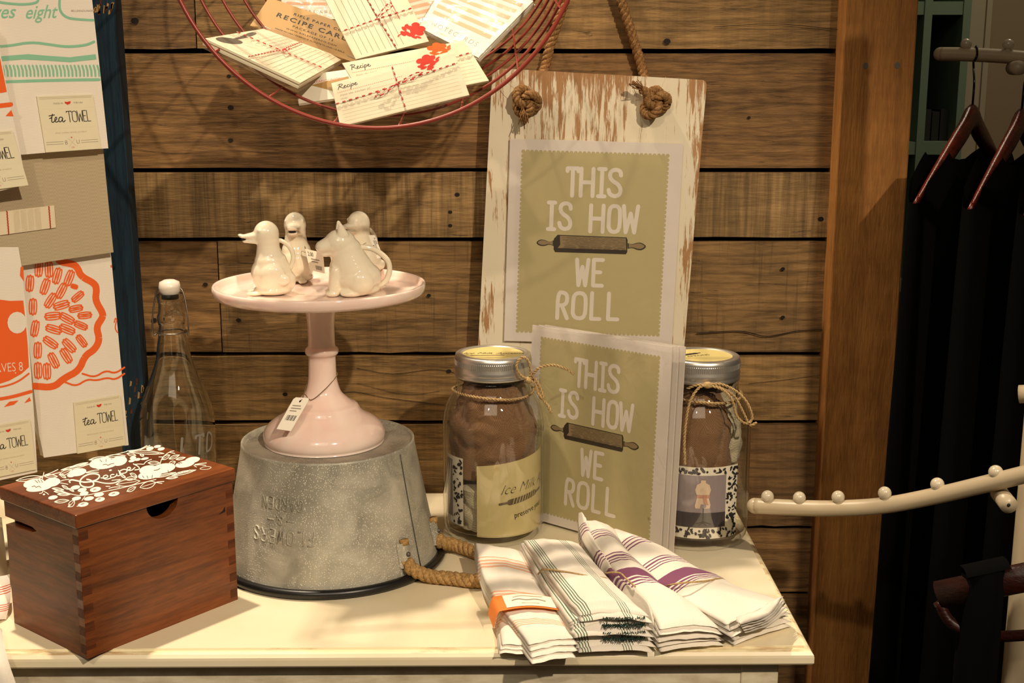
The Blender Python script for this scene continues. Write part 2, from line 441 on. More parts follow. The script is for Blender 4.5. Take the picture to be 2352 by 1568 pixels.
    def lathe(s, prof, c, mat, n=56, a0=0, a1=2 * pi, F=None):
        full = abs(a1 - a0 - 2 * pi) < 1e-6
        m = n if full else n + 1
        vs, uv = [], []
        for (r, z) in prof:
            for k in range(m):
                a = a0 + (a1 - a0) * k / n
                vs.append(Vec((c[0] + r * cos(a), c[1] + r * sin(a), c[2] + z)))
        fs = []
        for i in range(len(prof) - 1):
            for k in range(n):
                k2 = (k + 1) % m
                if prof[i][0] < 1e-6 and prof[i + 1][0] < 1e-6: continue
                fs.append((i * m + k, i * m + k2, (i + 1) * m + k2, (i + 1) * m + k))
        s.add(vs, fs, mat, True)
    def grid(s, fn, nu, nv, mat, smooth=True, uvf=None, closed_u=False):
        vs, uv = [], []
        mu = nu if closed_u else nu + 1
        for j in range(nv + 1):
            for i in range(mu):
                u, v = i / nu, j / nv
                vs.append(fn(u, v)); uv.append(uvf(u, v) if uvf else (u, v))
        fs = [(j * mu + i, j * mu + (i + 1) % mu, (j + 1) * mu + (i + 1) % mu, (j + 1) * mu + i) for j in range(nv) for i in range(nu)]
        s.add(vs, fs, mat, smooth, uv)
    def ball(s, c, r, mat, n=12, sc=(1, 1, 1)):
        c = Vec(c)
        vs, fs = [], []
        for j in range(n + 1):
            t = pi * j / n
            for k in range(2 * n):
                a = pi * k / n
                vs.append(c + Vec((r * sc[0] * sin(t) * cos(a), r * sc[1] * sin(t) * sin(a), r * sc[2] * cos(t))))
        for j in range(n):
            for k in range(2 * n):
                k2 = (k + 1) % (2 * n)
                fs.append((j * 2 * n + k, (j + 1) * 2 * n + k, (j + 1) * 2 * n + k2, j * 2 * n + k2))
        s.add(vs, fs, mat, True)
    def mesh(s, name, off=Vec((0, 0, 0))):
        me = bpy.data.meshes.new(name)
        me.from_pydata([p - off for p in s.v], [], [f[0] for f in s.f])
        for m in s.mats: me.materials.append(MATS[m])
        me.polygons.foreach_set('material_index', [f[1] for f in s.f])
        me.polygons.foreach_set('use_smooth', [f[2] for f in s.f])
        uvl = me.uv_layers.new(name='UVMap')
        for lp in me.loops: uvl.data[lp.index].uv = s.uv[lp.vertex_index]
        me.validate(); me.update()
        return me
BASE = {}
def props(o, label=None, cat=None, group=None, kind=None):
    if label: o['label'] = label
    if cat: o['category'] = cat
    if group: o['group'] = group
    if kind: o['kind'] = kind
def thing(name, label, cat, base=(0, 0, 0), group=None, rotz=0):
    o = bpy.data.objects.new(name, None); COL.objects.link(o)
    o.empty_display_size = .03
    o.location = Vec(base) + Vec((0, 0, T)); o.rotation_euler = (0, 0, rotz)
    BASE[o.name] = Vec(base); props(o, label, cat, group); return o
def part(name, mb, parent, bevel=0, label=None, local=False, me=None):
    rt = parent
    while rt.parent: rt = rt.parent
    me = me or mb.mesh(name, Vec((0, 0, 0)) if local else BASE[rt.name])
    if mb and not local and abs(rt.rotation_euler.z) > 1e-6: me.transform(Matrix.Rotation(-rt.rotation_euler.z, 4, 'Z'))
    o = bpy.data.objects.new(name, me); COL.objects.link(o); o.parent = parent
    if label: o['label'] = label
    if bevel:
        b = o.modifiers.new('bevel', 'BEVEL'); b.width = bevel; b.segments = 2; b.limit_method = 'ANGLE'; b.angle_limit = R(40)
    return o
def single(name, mb, base, label=None, cat=None, group=None, kind=None, bevel=0):
    o = bpy.data.objects.new(name, mb.mesh(name, Vec(base))); COL.objects.link(o)
    o.location = Vec(base) + Vec((0, 0, T)); BASE[o.name] = Vec(base)
    props(o, label, cat, group, kind)
    if bevel:
        b = o.modifiers.new('bevel', 'BEVEL'); b.width = bevel; b.segments = 2; b.limit_method = 'ANGLE'; b.angle_limit = R(40)
    return o
def frame(O, U, W, N, k=1.0):
    """plane map: u right, v up (origin top corner), h out of the plane in metres; k metres per unit"""
    return lambda u, v, h: O + U * (u * k) + W * (v * k) + N * h
def quad(c4, wd, ht):
    """map of a four-cornered sheet (TL, TR, BR, BL): u 0..wd, v 0..-ht"""
    a, b, c, d = [Vec(p) for p in c4]
    N = (b - a).cross(d - a).normalized()
    if N.dot(CAMP - a) < 0: N = -N
    def F(u, v, h):
        s, t = u / wd, -v / ht
        return (a * (1 - s) + b * s) * (1 - t) + (d * (1 - s) + c * s) * t + N * h
    F.N = N
    return F
# lettering ---------------------------------------------------------
TXT = {}
def tx(mb, s, F, x, y, size, mat, h, shear=0, align='LEFT', xs=1.0, thin=0.0, rot=0.0, space=1.0):
    key = (s, shear, align, thin, space)
    if key not in TXT:
        cu = bpy.data.curves.new('letters', 'FONT'); cu.body = s; cu.size = 1.0; cu.shear = shear; cu.align_x = align; cu.offset = thin
        cu.resolution_u = 3; cu.fill_mode = 'FRONT'; cu.space_character = space
        o = bpy.data.objects.new('letters', cu); COL.objects.link(o)
        me = bpy.data.meshes.new_from_object(o.evaluated_get(bpy.context.evaluated_depsgraph_get()))
        TXT[key] = ([v.co.copy() for v in me.vertices], [tuple(p.vertices) for p in me.polygons])
        bpy.data.objects.remove(o); bpy.data.curves.remove(cu); bpy.data.meshes.remove(me)
    vs, fs = TXT[key]
    c, d = cos(rot), sin(rot)
    mb.add([F(x + (v.x * xs * c - v.y * d) * size, y + (v.x * xs * d + v.y * c) * size, h) for v in vs], fs, mat)
_S = [(.44, .78), (.42, .93), (.25, 1), (.06, .93), (.02, .74), (.12, .58), (.36, .45), (.46, .26), (.42, .07), (.24, 0), (.05, .07), (.0, .24)]
_O = [(.0, .2), (.0, .8), (.08, .96), (.24, 1), (.4, .96), (.48, .8), (.48, .2), (.4, .04), (.24, 0), (.08, .04), (.0, .2)]
GL = {'T': [[(0, .9), (0, 1), (.5, 1), (.5, .9)], [(.25, 1), (.25, 0)]], 'H': [[(0, 0), (0, 1)], [(.48, 0), (.48, 1)], [(0, .5), (.48, .5)]],
      'I': [[(.24, 0), (.24, 1)], [(.06, 1), (.42, 1)], [(.06, 0), (.42, 0)]], 'S': [_S], 'O': [_O],
      'W': [[(0, 1), (.1, 0), (.25, .72), (.4, 0), (.5, 1)]], 'E': [[(.42, 1), (0, 1), (0, 0), (.42, 0)], [(0, .52), (.32, .52)]],
      'R': [[(0, 0), (0, 1), (.28, 1), (.44, .9), (.44, .62), (.28, .5), (0, .5)], [(.2, .5), (.46, 0)]], 'L': [[(0, 1), (0, 0), (.44, 0)]],
      'F': [[(0, 0), (0, 1), (.44, 1)], [(0, .52), (.34, .52)]], 'G': [[(.46, .8), (.4, .96), (.24, 1), (.06, .92), (0, .7), (0, .3), (.08, .06), (.26, 0), (.46, .1), (.46, .42), (.28, .42)]],
      'A': [[(0, 0), (.25, 1), (.5, 0)], [(.09, .34), (.41, .34)]], 'D': [[(0, 0), (0, 1), (.22, 1), (.44, .8), (.48, .5), (.44, .2), (.22, 0), (0, 0)]],
      'N': [[(0, 0), (0, 1), (.46, 0), (.46, 1)]], '&': [[(.5, 0), (.12, .7), (.14, .92), (.26, 1), (.36, .88), (.3, .7), (.06, .4), (.02, .16), (.16, 0), (.34, .08), (.5, .4)]],
      'B': [[(0, 0), (0, 1), (.26, 1), (.4, .88), (.36, .6), (0, .53), (.3, .5), (.46, .3), (.4, .06), (.24, 0), (0, 0)]], 'U': [[(0, 1), (0, .25), (.1, .04), (.24, 0), (.38, .04), (.48, .25), (.48, 1)]]}
RND = set('SOGRDBU&')
def glyph(mb, ch, F, x0, x1, y0, y1, wd, mat, h, skew=0):
    """one capital drawn with strokes inside the box x0..x1, y0..y1"""
    for st in GL[ch]:
        st = [(p[0] / .5, p[1]) for p in st]
        q = chaikin(st, 2) if ch in RND else st
        k = wd / 2
        mb.stroke([(x0 + k + p[0] * (x1 - x0 - wd) + skew * p[1] * (y1 - y0), y0 + k + p[1] * (y1 - y0 - wd)) for p in q], wd, mat, F, h)
_e = [(.9, .25), (1.15, .32), (1.2, .5), (1.05, .54), (.95, .3), (1.0, .05), (1.2, .03), (1.38, .2)]
RECIPE = [[(.05, .85), (.2, 1.0), (.5, .98), (.75, .85), (.65, .62), (.28, .5)], [(.35, .95), (.2, .5), (.05, 0)], [(.28, .5), (.6, .25), (.92, .02)], _e,
          [(1.68, .46), (1.52, .52), (1.4, .25), (1.5, .03), (1.78, .12)], [(1.9, .5), (1.82, .1), (2.0, .1)], [(1.95, .74), (1.97, .76)],
          [(2.15, .5), (2.05, 0), (1.93, -.5)], [(2.08, .3), (2.3, .55), (2.48, .35), (2.32, .05), (2.05, .1)], [(a + 1.62, b) for a, b in _e]]
TEA = [[(0, .45), (.25, .55), (.32, 1.0), (.22, .5), (.2, .1), (.35, .02), (.5, .2), (.75, .35), (.7, .6), (.55, .5), (.52, .2), (.65, .02), (.9, .15)], [(-.05, .72), (.5, .8)],
       [(1.3, .5), (1.05, .58), (.9, .3), (1.0, .03), (1.25, .15), (1.34, .52), (1.3, .1), (1.45, .02), (1.6, .2)]]
def script(mb, strokes, F, x, y, size, wd, mat, h, xs=1.0, skew=.15):
    for st in strokes:
        mb.stroke([(x + (p[0] * xs + p[1] * skew) * size, y + p[1] * size) for p in chaikin(st, 2)], wd, mat, F, h)

# ------------------------------------------------------------------ the setting
WY = 1.56
fl = MB(); fl.box((-2.2, -1.2, -T - .05), (3.2, 4.2, -T), 'floor_boards')
single('floor', fl, (0, 1.5, -T), kind='structure')
def build_wall():
    m = MB()
    gaps = [-.76, -.62, -.47, -.385, -.243, -.1487, -.0577, .0822, .1698, .3136, .3976, .5381, .63, .77, .86, 1.0, 1.09]
    kind = {6: 3, 7: 1, 8: 4, 9: 2, 10: 1, 11: 0, 5: 1, 4: 5, 3: 3}
    joints = {8: [-.361], 11: [-.374, .56], 9: [], 6: [.05], 5: [-.2], 7: [-1.0]}
    kind = {11: 0, 10: 1, 9: 2, 8: 4, 7: 0, 6: 3, 5: 1, 4: 5}
    x0, x1 = -1.25, .40
    m.box((x0, WY + .02, -T), (x1, WY + .05, 1.09), 'gap_dark')
    for i in range(len(gaps) - 1):
        z0, z1 = gaps[i] + .0027, gaps[i + 1] - .0027
        xs = [x0] + [j for j in joints.get(i, []) if x0 < j < x1] + [x1]
        k = kind.get(i, i % 6)
        for j in range(len(xs) - 1):
            a, b = xs[j] + (.0008 if j else 0), xs[j + 1] - .0008
            dy = .0015 * ((i * 7 + j * 3) % 3)
            kk = (k + 3 * (len(xs) - 2 - j)) % 6 if len(xs) > 2 else k
            n = 22
            top = [(a + (b - a) * t / n, z1 + .0016 * noise.noise((t * .9, i * 3.1, j))) for t in range(n + 1)]
            bot = [(a + (b - a) * t / n, z0 + .0016 * noise.noise((t * .9, i * 5.3 + 9, j))) for t in range(n, -1, -1)]
            m.prism(top + bot, WY + dy, WY + .02, WALLM[kk], lambda u, v, h: Vec((u, h, v)))
    FW = lambda u, v, h: Vec((u, WY - h, v))
    P = lambda px, py: (V(px, py, WY).x, V(px, py, WY).z)
    for px, py, r in [(526, 175, 5), (530, 247, 7), (530, 322, 6), (985, 678, 5), (1798, 617, 5), (1798, 728, 5), (1050, 447, 6), (1034, 487, 5), (1034, 518, 5), (355, 735, 7), (472, 653, 6), (548, 735, 6),
                      (310, 48, 9), (1885, 503, 7), (860, 600, 4), (1720, 270, 4), (1532, 95, 8), (655, 905, 6), (1031, 852, 6), (700, 130, 5)]:
        q = P(px, py); m.disc(q[0], q[1], r / 1870, 'hole_dark', FW, .0006, 12, r / 2400)
    for pts, wd in [([(1600, 765), (1700, 760), (1760, 772), (1830, 760), (1895, 757)], 4), ([(700, 928), (800, 900), (880, 912), (980, 925), (1020, 930)], 2.4), ([(820, 845), (900, 858), (1000, 848), (1060, 860)], 2.2),
                    ([(1640, 62), (1780, 55), (1925, 68)], 2.2), ([(820, 880), (930, 905), (1010, 898)], 1.6), ([(1720, 880), (1800, 872), (1885, 860)], 1.6), ([(290, 340), (400, 352), (520, 345), (640, 352)], 1.5)]:
        m.stroke([P(*p) for p in catmull([Vec((a, b)) for a, b in pts], 6)], wd * .55 / 1870, 'hole_dark', FW, .0005, cap=False)
    single('wall_back', m, (0, WY, 0), kind='structure')
build_wall()
pm = MB()
pm.box((.3845, 1.53, -T), (.4690, 1.63, 1.09), 'post_wood')
for px, py in ((1988, 151), (2061, 150)):
    q = V(px, py, 1.53); pm.disc(q.x, q.z, .0032, 'nail_metal', lambda u, v, h: Vec((u, 1.5295 - h, v)), 0, 10, .0038)
single('trim_1', pm, (.427, 1.56, 0), kind='structure', bevel=.002)
# the dim room beyond the opening
FY = 3.1
fw = MB(); fw.box((.3, FY + .3, -T), (2.6, FY + .35, 1.3), 'wall_beige'); single('wall_far', fw, (1.4, FY + .3, 0), kind='structure')
wr = MB(); wr.box((2.2, .2, -T), (2.25, FY + .3, 1.3), 'wall_beige'); single('wall_right', wr, (2.2, 1.7, 0), kind='structure')
cs = MB()
for a, b, d in ((2262, 2284, .05), (2284, 2300, .035), (2300, 2312, .045)):
    p, q = V(a - 46, 200, FY + .3 - d), V(b - 46, 200, FY + .3 - d); cs.box((p.x, FY + .3 - d, -T), (q.x, FY + .3, 1.3), 'casing_cream')
single('trim_2', cs, (1.1, FY + .28, 0), kind='structure')
sh = thing('shelf_unit', 'dull green open shelving in the dim room behind the wooden post', 'shelf', (1.0, FY - .15, -T))
xa, xb = V(2107, 200, FY).x - .28, V(2212, 200, FY).x
for a in (xa + .28, xb - .018):
    m = MB(); m.box((a - .0, FY - .02, -T), (a + .018, FY + .26, 1.2), 'teal_paint'); part('side_panel', m, sh)
m = MB(); m.box((xa - .02, FY - .02, -T), (xa, FY + .26, 1.2), 'teal_paint'); part('side_panel', m, sh)
m = MB(); m.box((xa, FY + .24, -T), (xb, FY + .26, 1.2), 'teal_paint'); part('back_panel', m, sh)
shz = [V(2150, y, FY).z for y in (4, 325, 640, 960)] + [V(2150, -300, FY).z]
for z in shz:
    m = MB(); m.box((xa, FY - .015, z - .03), (xb - .018, FY + .24, z), 'teal_paint'); part('shelf', m, sh)
bx0 = xa + .31
for k in range(3):
    m = MB(); m.box((0, 0, 0), (.017, .15, .075 - .006 * (k % 2)), 'book_dark', lambda u, v, h: Vec((bx0 + k * .02 + u, FY + .03 + v, shz[1] + h)))
    single('book', m, (bx0 + k * .02, FY + .03, shz[1]), 'small dark book standing in a row on the dim green shelf', 'book', 'dark books on the dim green shelf')
for k, (dx, zz, hh, mt) in enumerate(((.045, .085, .05, 'book_tan'),)):
    m = MB(); m.box((0, 0, 0), (.05, .08, .16), 'book_tan', lambda u, v, h: Vec((bx0 + .0 + u, FY + .13 + v, shz[2] + h)))
    single('carton', m, (bx0, FY + .13, shz[2]), 'tan carton on a lower shelf of the dim green shelving', 'box')

# ------------------------------------------------------------------ table
TH = .011
FR = Vec((.2762, 1.0873, 0))
TU, TV = Vec((-cos(TH), -sin(TH), 0)), Vec((-sin(TH), cos(TH), 0))
tb = lambda a, b, z: FR + TU * a + TV * b + Vec((0, 0, z))
LT, DT = 1.12, .452
table = thing('side_table', 'cream painted wooden table with worn moulded edge, carrying the display', 'table', (-.28, 1.3, -T))
m = MB()
lv = [(.0085, 0, 'cream_paint'), (.0078, -.0022, 'cream_paint_worn'), (.005, -.0022, 'cream_paint_worn'), (.0025, -.0034, 'cream_paint_worn'), (.0004, -.0062, 'cream_paint'), (0, -.0085, 'cream_paint'), (0, -.0138, 'cream_paint'), (.0012, -.0155, 'cream_paint')]
rings = [[tb(i, i, z), tb(LT - i, i, z), tb(LT - i, DT - i, z), tb(i, DT - i, z)] for i, z, _ in lv]
m.add(rings[0], [(0, 1, 2, 3)], 'cream_paint')
for k in range(len(lv) - 1):
    m.add(rings[k] + rings[k + 1], [(j, (j + 1) % 4, 4 + (j + 1) % 4, 4 + j) for j in range(4)], lv[k + 1][2])
m.add(rings[-1], [(3, 2, 1, 0)], 'cream_paint')
part('tabletop', m, table)
m = MB(); m.box((.06, .02, -.115), (LT - .06, .035, -.0155), 'grey_cream_paint', tb); m.box((.06, DT - .04, -.115), (LT - .06, DT - .025, -.0155), 'grey_cream_paint', tb)
m.box((.032, .05, -.115), (.044, DT - .05, -.0155), 'grey_cream_paint', tb); m.box((LT - .044, .05, -.115), (LT - .032, DT - .05, -.0155), 'grey_cream_paint', tb)
part('apron', m, table)
for a in (.028, LT - .063):
    for b in (.018, DT - .06):
        m = MB(); m.box((a, b, -T), (a + .035, b + .035, -.0155), 'grey_cream_paint', tb); part('leg', m, table, .0015)

# ------------------------------------------------------------------ recipe box
b0, b1, b2 = G(200.6, 1513, 0), G(546.3, 1376, 0), G(34, 1430, 0)
E1 = (b1 - b0).normalized(); E2 = Vec((-E1.y, E1.x, 0))
BW, BD, BH, LZ = (b1 - b0).length, (b2 - b0).length, .1235, .137
bx = thing('recipe_box', 'brown dovetailed wooden recipe box with white floral lettering on its lid', 'box', tuple((b0 + b1 + b2 + (b1 + b2 - b0)) / 4), None, atan2(E1.y, E1.x))
bf = lambda u, v, h: b0 + E1 * u + E2 * v + Vec((0, 0, h))
fF = lambda u, v, h: b0 + E1 * u - E2 * h + Vec((0, 0, v))
fL = lambda u, v, h: b0 + E2 * u - E1 * h + Vec((0, 0, v))
m = MB()
nc, nr = BW * .52, .0175
notch = [(nc + nr * cos(a), BH - .86 * nr * sin(a)) for a in (pi * k / 16 for k in range(17))]
m.prism([(0, 0), (BW, 0), (BW, BH)] + notch + [(0, BH)], -.009, 0, 'box_wood', fF)
m.prism([(.009, 0), (BD, 0), (BD, BH - .024), (BD * .62, BH - .021), (BD * .56, BH - .0185), (BD * .62, BH - .016), (BD, BH - .016), (BD, BH), (.009, BH)], -.009, 0, 'box_wood_side', fL)
m.prism([(.009, 0), (BD, 0), (BD, BH), (.009, BH)], -BW, -BW + .009, 'box_wood', fL)
m.box((.009, BD - .009, 0), (BW - .009, BD, BH), 'box_wood', bf); m.box((.009, .009, .002), (BW - .009, BD - .009, .008), 'box_wood', bf)
for k in range(7):
    z0 = .004 + k * .0172
    m.prism([(BW - .0085, z0), (BW - .0003, z0), (BW - .0003, z0 + .0085), (BW - .0085, z0 + .0085)], -.001, .00025, 'box_end_grain', fF)
    m.prism([(.0003, z0 + .004), (.0095, z0 + .004), (.0095, z0 + .0125), (.0003, z0 + .0125)], -.001, .00022, 'box_end_grain', fF)
    m.prism([(.0003, z0), (.009, z0), (.009, z0 + .0085), (.0003, z0 + .0085)], -.001, .0002, 'box_end_grain', fL)
m.prism([(BW - .018, BH - .0295), (BW - .0105, BH - .0285), (BW - .0105, BH - .0235), (BW - .013, BH - .027)], -.001, .0004, 'hole_dark', fF)
part('body', m, bx)
m = MB(); m.box((-.003, -.003, BH + .0006), (BW + .002, BD + .002, LZ), 'box_wood', bf)
lid = part('lid', m, bx, .0012)
m = MB()
K = 540 / 2352.0
def LF(u, v, h):
    p = G(u * K, 1000 + v * K, LZ); return Vec((p.x, p.y, LZ + .00012 + h))
def fill(*e):
    for cx, cy, rx, ry in e: m.disc(cx, cy, rx, 'white_print', LF, 0, 20, ry, -.18)
fill((340, 480, 108, 46), (520, 468, 84, 44), (395, 520, 135, 38), (778, 368, 88, 38), (715, 395, 45, 22), (1010, 275, 118, 52), (1190, 255, 82, 48), (1060, 308, 105, 24), (1480, 342, 88, 42), (1630, 330, 126, 48), (1500, 392, 122, 44),
     (1925, 245, 76, 30), (1850, 285, 98, 34), (1500, 130, 38, 19), (1575, 110, 36, 14), (1612, 135, 36, 16), (1330, 225, 33, 15), (1375, 240, 33, 14), (1448, 232, 40, 12), (1318, 254, 33, 13))
fill((755, 520, 48, 20), (822, 545, 46, 20), (955, 540, 56, 25), (842, 580, 44, 21), (765, 630, 46, 19), (890, 630, 50, 20), (990, 592, 50, 20), (1000, 640, 50, 22), (1140, 585, 56, 22), (530, 620, 48, 19), (832, 690, 54, 22), (440, 590, 12, 8), (1105, 348, 15, 8))
def leaf(x0, y0, x1, y1, wdt, wl=6.5):
    dx, dy = x1 - x0, y1 - y0; L = sqrt(dx * dx + dy * dy); nx, ny = -dy / L * wdt, dx / L * wdt
    a = chaikin([(x0, y0), (x0 + dx * .3 + nx, y0 + dy * .3 + ny), (x0 + dx * .7 + nx * .9, y0 + dy * .7 + ny * .9), (x1, y1)], 2)
    b = chaikin([(x0, y0), (x0 + dx * .3 - nx, y0 + dy * .3 - ny), (x0 + dx * .7 - nx * .9, y0 + dy * .7 - ny * .9), (x1, y1)], 2)
    m.stroke(a, wl, 'white_print', LF); m.stroke(b, wl, 'white_print', LF); m.stroke([(x0, y0), (x1 - dx * .15, y1 - dy * .15)], wl * .7, 'white_print', LF)
for q in ((430, 412, 160, 452, 26), (440, 405, 575, 410, 18), (590, 395, 715, 345, 22), (600, 385, 660, 425, 14), (610, 345, 900, 285, 14), (700, 320, 880, 270, 10), (1060, 215, 1255, 205, 20), (890, 245, 1060, 215, 14),
          (1290, 160, 1640, 180, 18), (1270, 180, 1360, 200, 16), (1400, 190, 1440, 205, 12), (1480, 275, 1600, 275, 18), (1620, 240, 1700, 195, 18), (1690, 235, 1795, 195, 16), (1690, 290, 1755, 262, 20), (1760, 240, 1855, 220, 12),
          (1160, 490, 1400, 455, 34), (1560, 470, 1400, 520, 34), (1270, 560, 1360, 515, 20), (1250, 440, 1370, 420, 18), (1300, 380, 1370, 410, 16), (690, 715, 745, 650, 26), (545, 665, 690, 650, 18),
          (520, 530, 640, 545, 12), (540, 560, 660, 570, 12), (575, 590, 700, 590, 12), (620, 500, 690, 540, 12), (690, 530, 740, 560, 10), (1720, 400, 1960, 345, 16), (1660, 430, 1780, 415, 12), (1560, 420, 1760, 370, 12)):
    leaf(*q)
for q in ([(520, 530), (640, 565), (760, 600), (860, 600), (1000, 570), (1200, 530), (1400, 480), (1560, 440)], [(440, 370), (430, 410), (420, 440)], [(450, 395), (520, 370), (580, 340)], [(470, 400), (540, 385), (600, 370)],
          [(600, 460), (640, 445), (690, 440)], [(600, 475), (640, 480), (680, 490)], [(860, 370), (930, 350), (990, 345)], [(865, 375), (930, 365), (985, 370)], [(430, 550), (425, 575), (395, 580)], [(440, 560), (470, 575), (485, 590)],
          [(1600, 290), (1620, 220), (1700, 160), (1740, 155)], [(1640, 215), (1590, 215)], [(1700, 170), (1750, 180)], [(1950, 290), (2010, 280), (2065, 275)], [(1950, 295), (2010, 292), (2060, 300)], [(1940, 300), (1965, 315)],
          [(1270, 155), (1400, 140), (1470, 100)], [(1270, 160), (1180, 185), (1060, 210)], [(1400, 145), (1500, 100)], [(1100, 510), (1060, 510)], [(1090, 530), (1140, 515), (1200, 515)], [(1560, 470), (1620, 480)], [(1570, 465), (1640, 460)],
          [(1200, 440), (1120, 450)], [(1210, 445), (1170, 460)], [(1740, 400), (1800, 360), (1780, 390), (1860, 350), (1840, 375), (1900, 345)], [(700, 690), (680, 715)], [(820, 650), (850, 610)], [(780, 710), (770, 708)]):
    m.stroke(chaikin(q, 2), 7, 'white_print', LF)
for q, wd in (([(700, 470), (690, 455), (715, 442), (760, 450), (850, 472), (960, 452), (1000, 415), (985, 387), (920, 380), (850, 400), (805, 440), (797, 480), (820, 510), (890, 522), (935, 503), (940, 475), (905, 445), (870, 440)], 17),
              ([(905, 465), (960, 458), (1010, 472), (1080, 482), (1150, 475), (1190, 455)], 13), ([(1010, 425), (1060, 425), (1085, 410), (1065, 395), (1035, 405), (1030, 430), (1070, 440), (1110, 425)], 12),
              ([(1140, 390), (1115, 390), (1100, 410), (1125, 425), (1165, 405), (1170, 380), (1165, 400), (1190, 405), (1215, 385)], 12), ([(1185, 350), (1215, 385), (1262, 420), (1235, 425), (1200, 390), (1190, 360), (1240, 335), (1275, 345), (1265, 372), (1225, 380)], 12),
              ([(1268, 352), (1310, 335), (1300, 315), (1270, 325), (1275, 350), (1320, 350), (1350, 320)], 12), ([(1335, 285), (1385, 310), (1400, 338), (1350, 345)], 12), ([(1340, 290), (1400, 285), (1440, 290), (1450, 270), (1480, 250), (1515, 240)], 9),
              ([(2000, 330), (2030, 315), (2080, 308), (2120, 318), (2095, 335), (2040, 342), (2000, 335)], 5)):
    m.stroke(chaikin(q, 2), wd * .85, 'white_print', LF)
for q in ([(350, 450), (380, 475)], [(380, 445), (400, 470)], [(410, 445), (425, 470)], [(320, 515), (345, 505), (360, 520), (390, 508), (410, 522)], [(1030, 295), (1060, 288), (1080, 300), (1110, 285), (1140, 280)], [(1000, 245), (1020, 265)], [(1060, 240), (1060, 262)],
          [(1480, 430), (1470, 405)], [(1520, 428), (1525, 400)], [(1440, 425), (1425, 405)], [(1540, 350), (1580, 345), (1600, 330)], [(1680, 350), (1690, 375)], [(1770, 275), (1800, 285)], [(1780, 265), (1820, 275)], [(935, 545), (960, 535)], [(980, 640), (1005, 632)], [(810, 690), (840, 682)], [(1120, 588), (1150, 578)]):
    m.stroke(q, 6, 'box_wood', lambda u, v, h: LF(u, v, h) + Vec((0, 0, .00012)))
part('lid_lettering', m, lid, label='white floral wreath around the word Recipes')

# ------------------------------------------------------------------ bucket and cake stand
BC = Vec((-.196, 1.318, 0))
bk = thing('bucket', 'upturned galvanised metal bucket with rope handle under the pink cake stand', 'bucket', tuple(BC))
RB, RT, HB = .1172, .0908, .132
cr = lambda z: RB + (RT - RB) * (z / HB) ** .92
m = MB()
prof = [(cr(z), z) for z in (.004, .012, .03, .05, .07, .09, .11, .126)] + [(RT + .0008, .130), (RT + .0006, .1325), (RT - .0012, .1328), (RT - .0022, .1305), (RT - .004, .1283), (0, .1283)]
m.lathe(prof, BC, 'galvanised_steel', 96)
m.lathe([(cr(z) - .0015, z) for z in (.1265, .09, .05, .004)] + [(cr(.004), .004)], BC, 'galvanised_steel', 64)
body = part('body', m, bk)
def cone(a0):   # a0 measured from the direction facing the camera side (-y), positive toward +x
    def F(u, v, h):
        r = cr(v) + h; a = a0 + u / cr(v)
        return BC + Vec((r * sin(a), -r * cos(a), v))
    return F
m = MB()
def emb(txt, a0, zc, ht, total, wd):
    F = cone(a0); n = len(txt); cw = total / n
    for i, ch in enumerate(txt):
        uc = (i - (n - 1) / 2) * cw
        if ch == ' ': continue
        for st in ([[(0, .5), (.5, .5)]] if ch == '-' else GL[ch]):
            q = chaikin(st, 2) if ch in RND else st
            pts = [F(-(uc + (p[0] - .25) * cw * 1.35), zc - (p[1] - .5) * ht, .0003) for p in q]
            if len(pts) == 2: pts = [pts[0].lerp(pts[1], t / 4) for t in range(5)]
            m.tube(pts, wd, 'galvanised_steel', 6)
emb('FLOWERS', R(-20), .0580, .0135, .073, .0009); emb('-&-', R(-21), .0745, .008, .034, .0010); emb('GARDEN', R(-21), .0905, .0115, .049, .0009)
part('embossed_lettering', m, body)
m = MB(); m.tube([cone(R(61))(0, z, .0004) for z in (.006, .03, .06, .09, .12, .128)], .0006, 'seam_grey', 5)
part('seam', m, body)
m = MB(); m.tube([BC + Vec(((RB + .002) * cos(a), (RB + .002) * sin(a), .0052)) for a in (2 * pi * k / 90 for k in range(90))], .0050, 'black_rubber', 10, True)
part('rim', m, bk)
br = []
for a in (R(50), R(87), R(-118), R(-150)):
    F = cone(a); m = MB()
    for zz in (0,):
        m.prism([(-.0085, .017), (.0085, .017), (.0085, .0425), (-.0085, .0425)], .0002, .0012, 'galvanised_steel', F)
        m.grid(lambda u, v: F(-.0085 + .017 * u, .017 + .0255 * v, .0012 + .0055 * sin(pi * u)), 8, 4, 'galvanised_steel')
    o = part('bracket', m, bk)
    m = MB(); m.ball(F(0, .031, .0068), .0026, 'nail_metal', 8); part('rivet', m, o)
    m = MB(); m.tube([F(0, .040, .0035), F(0, .0455, .0035)], .0048, 'jute_rope', 8); part('rope_end', m, o)
def rope_handle(A, Bq, mids):
    m = MB(); m.rope(catmull([A(0, .024, .0045), A(0, .0165, .007)] + mids + [Bq(0, .0165, .007), Bq(0, .024, .0045)], 10), .0072, 'jute_rope', 3, .022, 7)
    part('rope_handle', m, bk)
rope_handle(cone(R(50)), cone(R(87)), [G(985, 1322, .0085), G(1040, 1328, .0078), G(1092, 1334, .0078), G(1128, 1330, .0078), G(1140, 1308, .0078), G(1126, 1284, .0078), G(1085, 1266, .0085), G(1042, 1250, .011)])
CY = Vec((-.2005, 1.322, .1284))
ck = thing('cake_stand', 'tall pale pink glass cake stand on an upturned bucket', 'cake stand', tuple(CY))
m = MB()
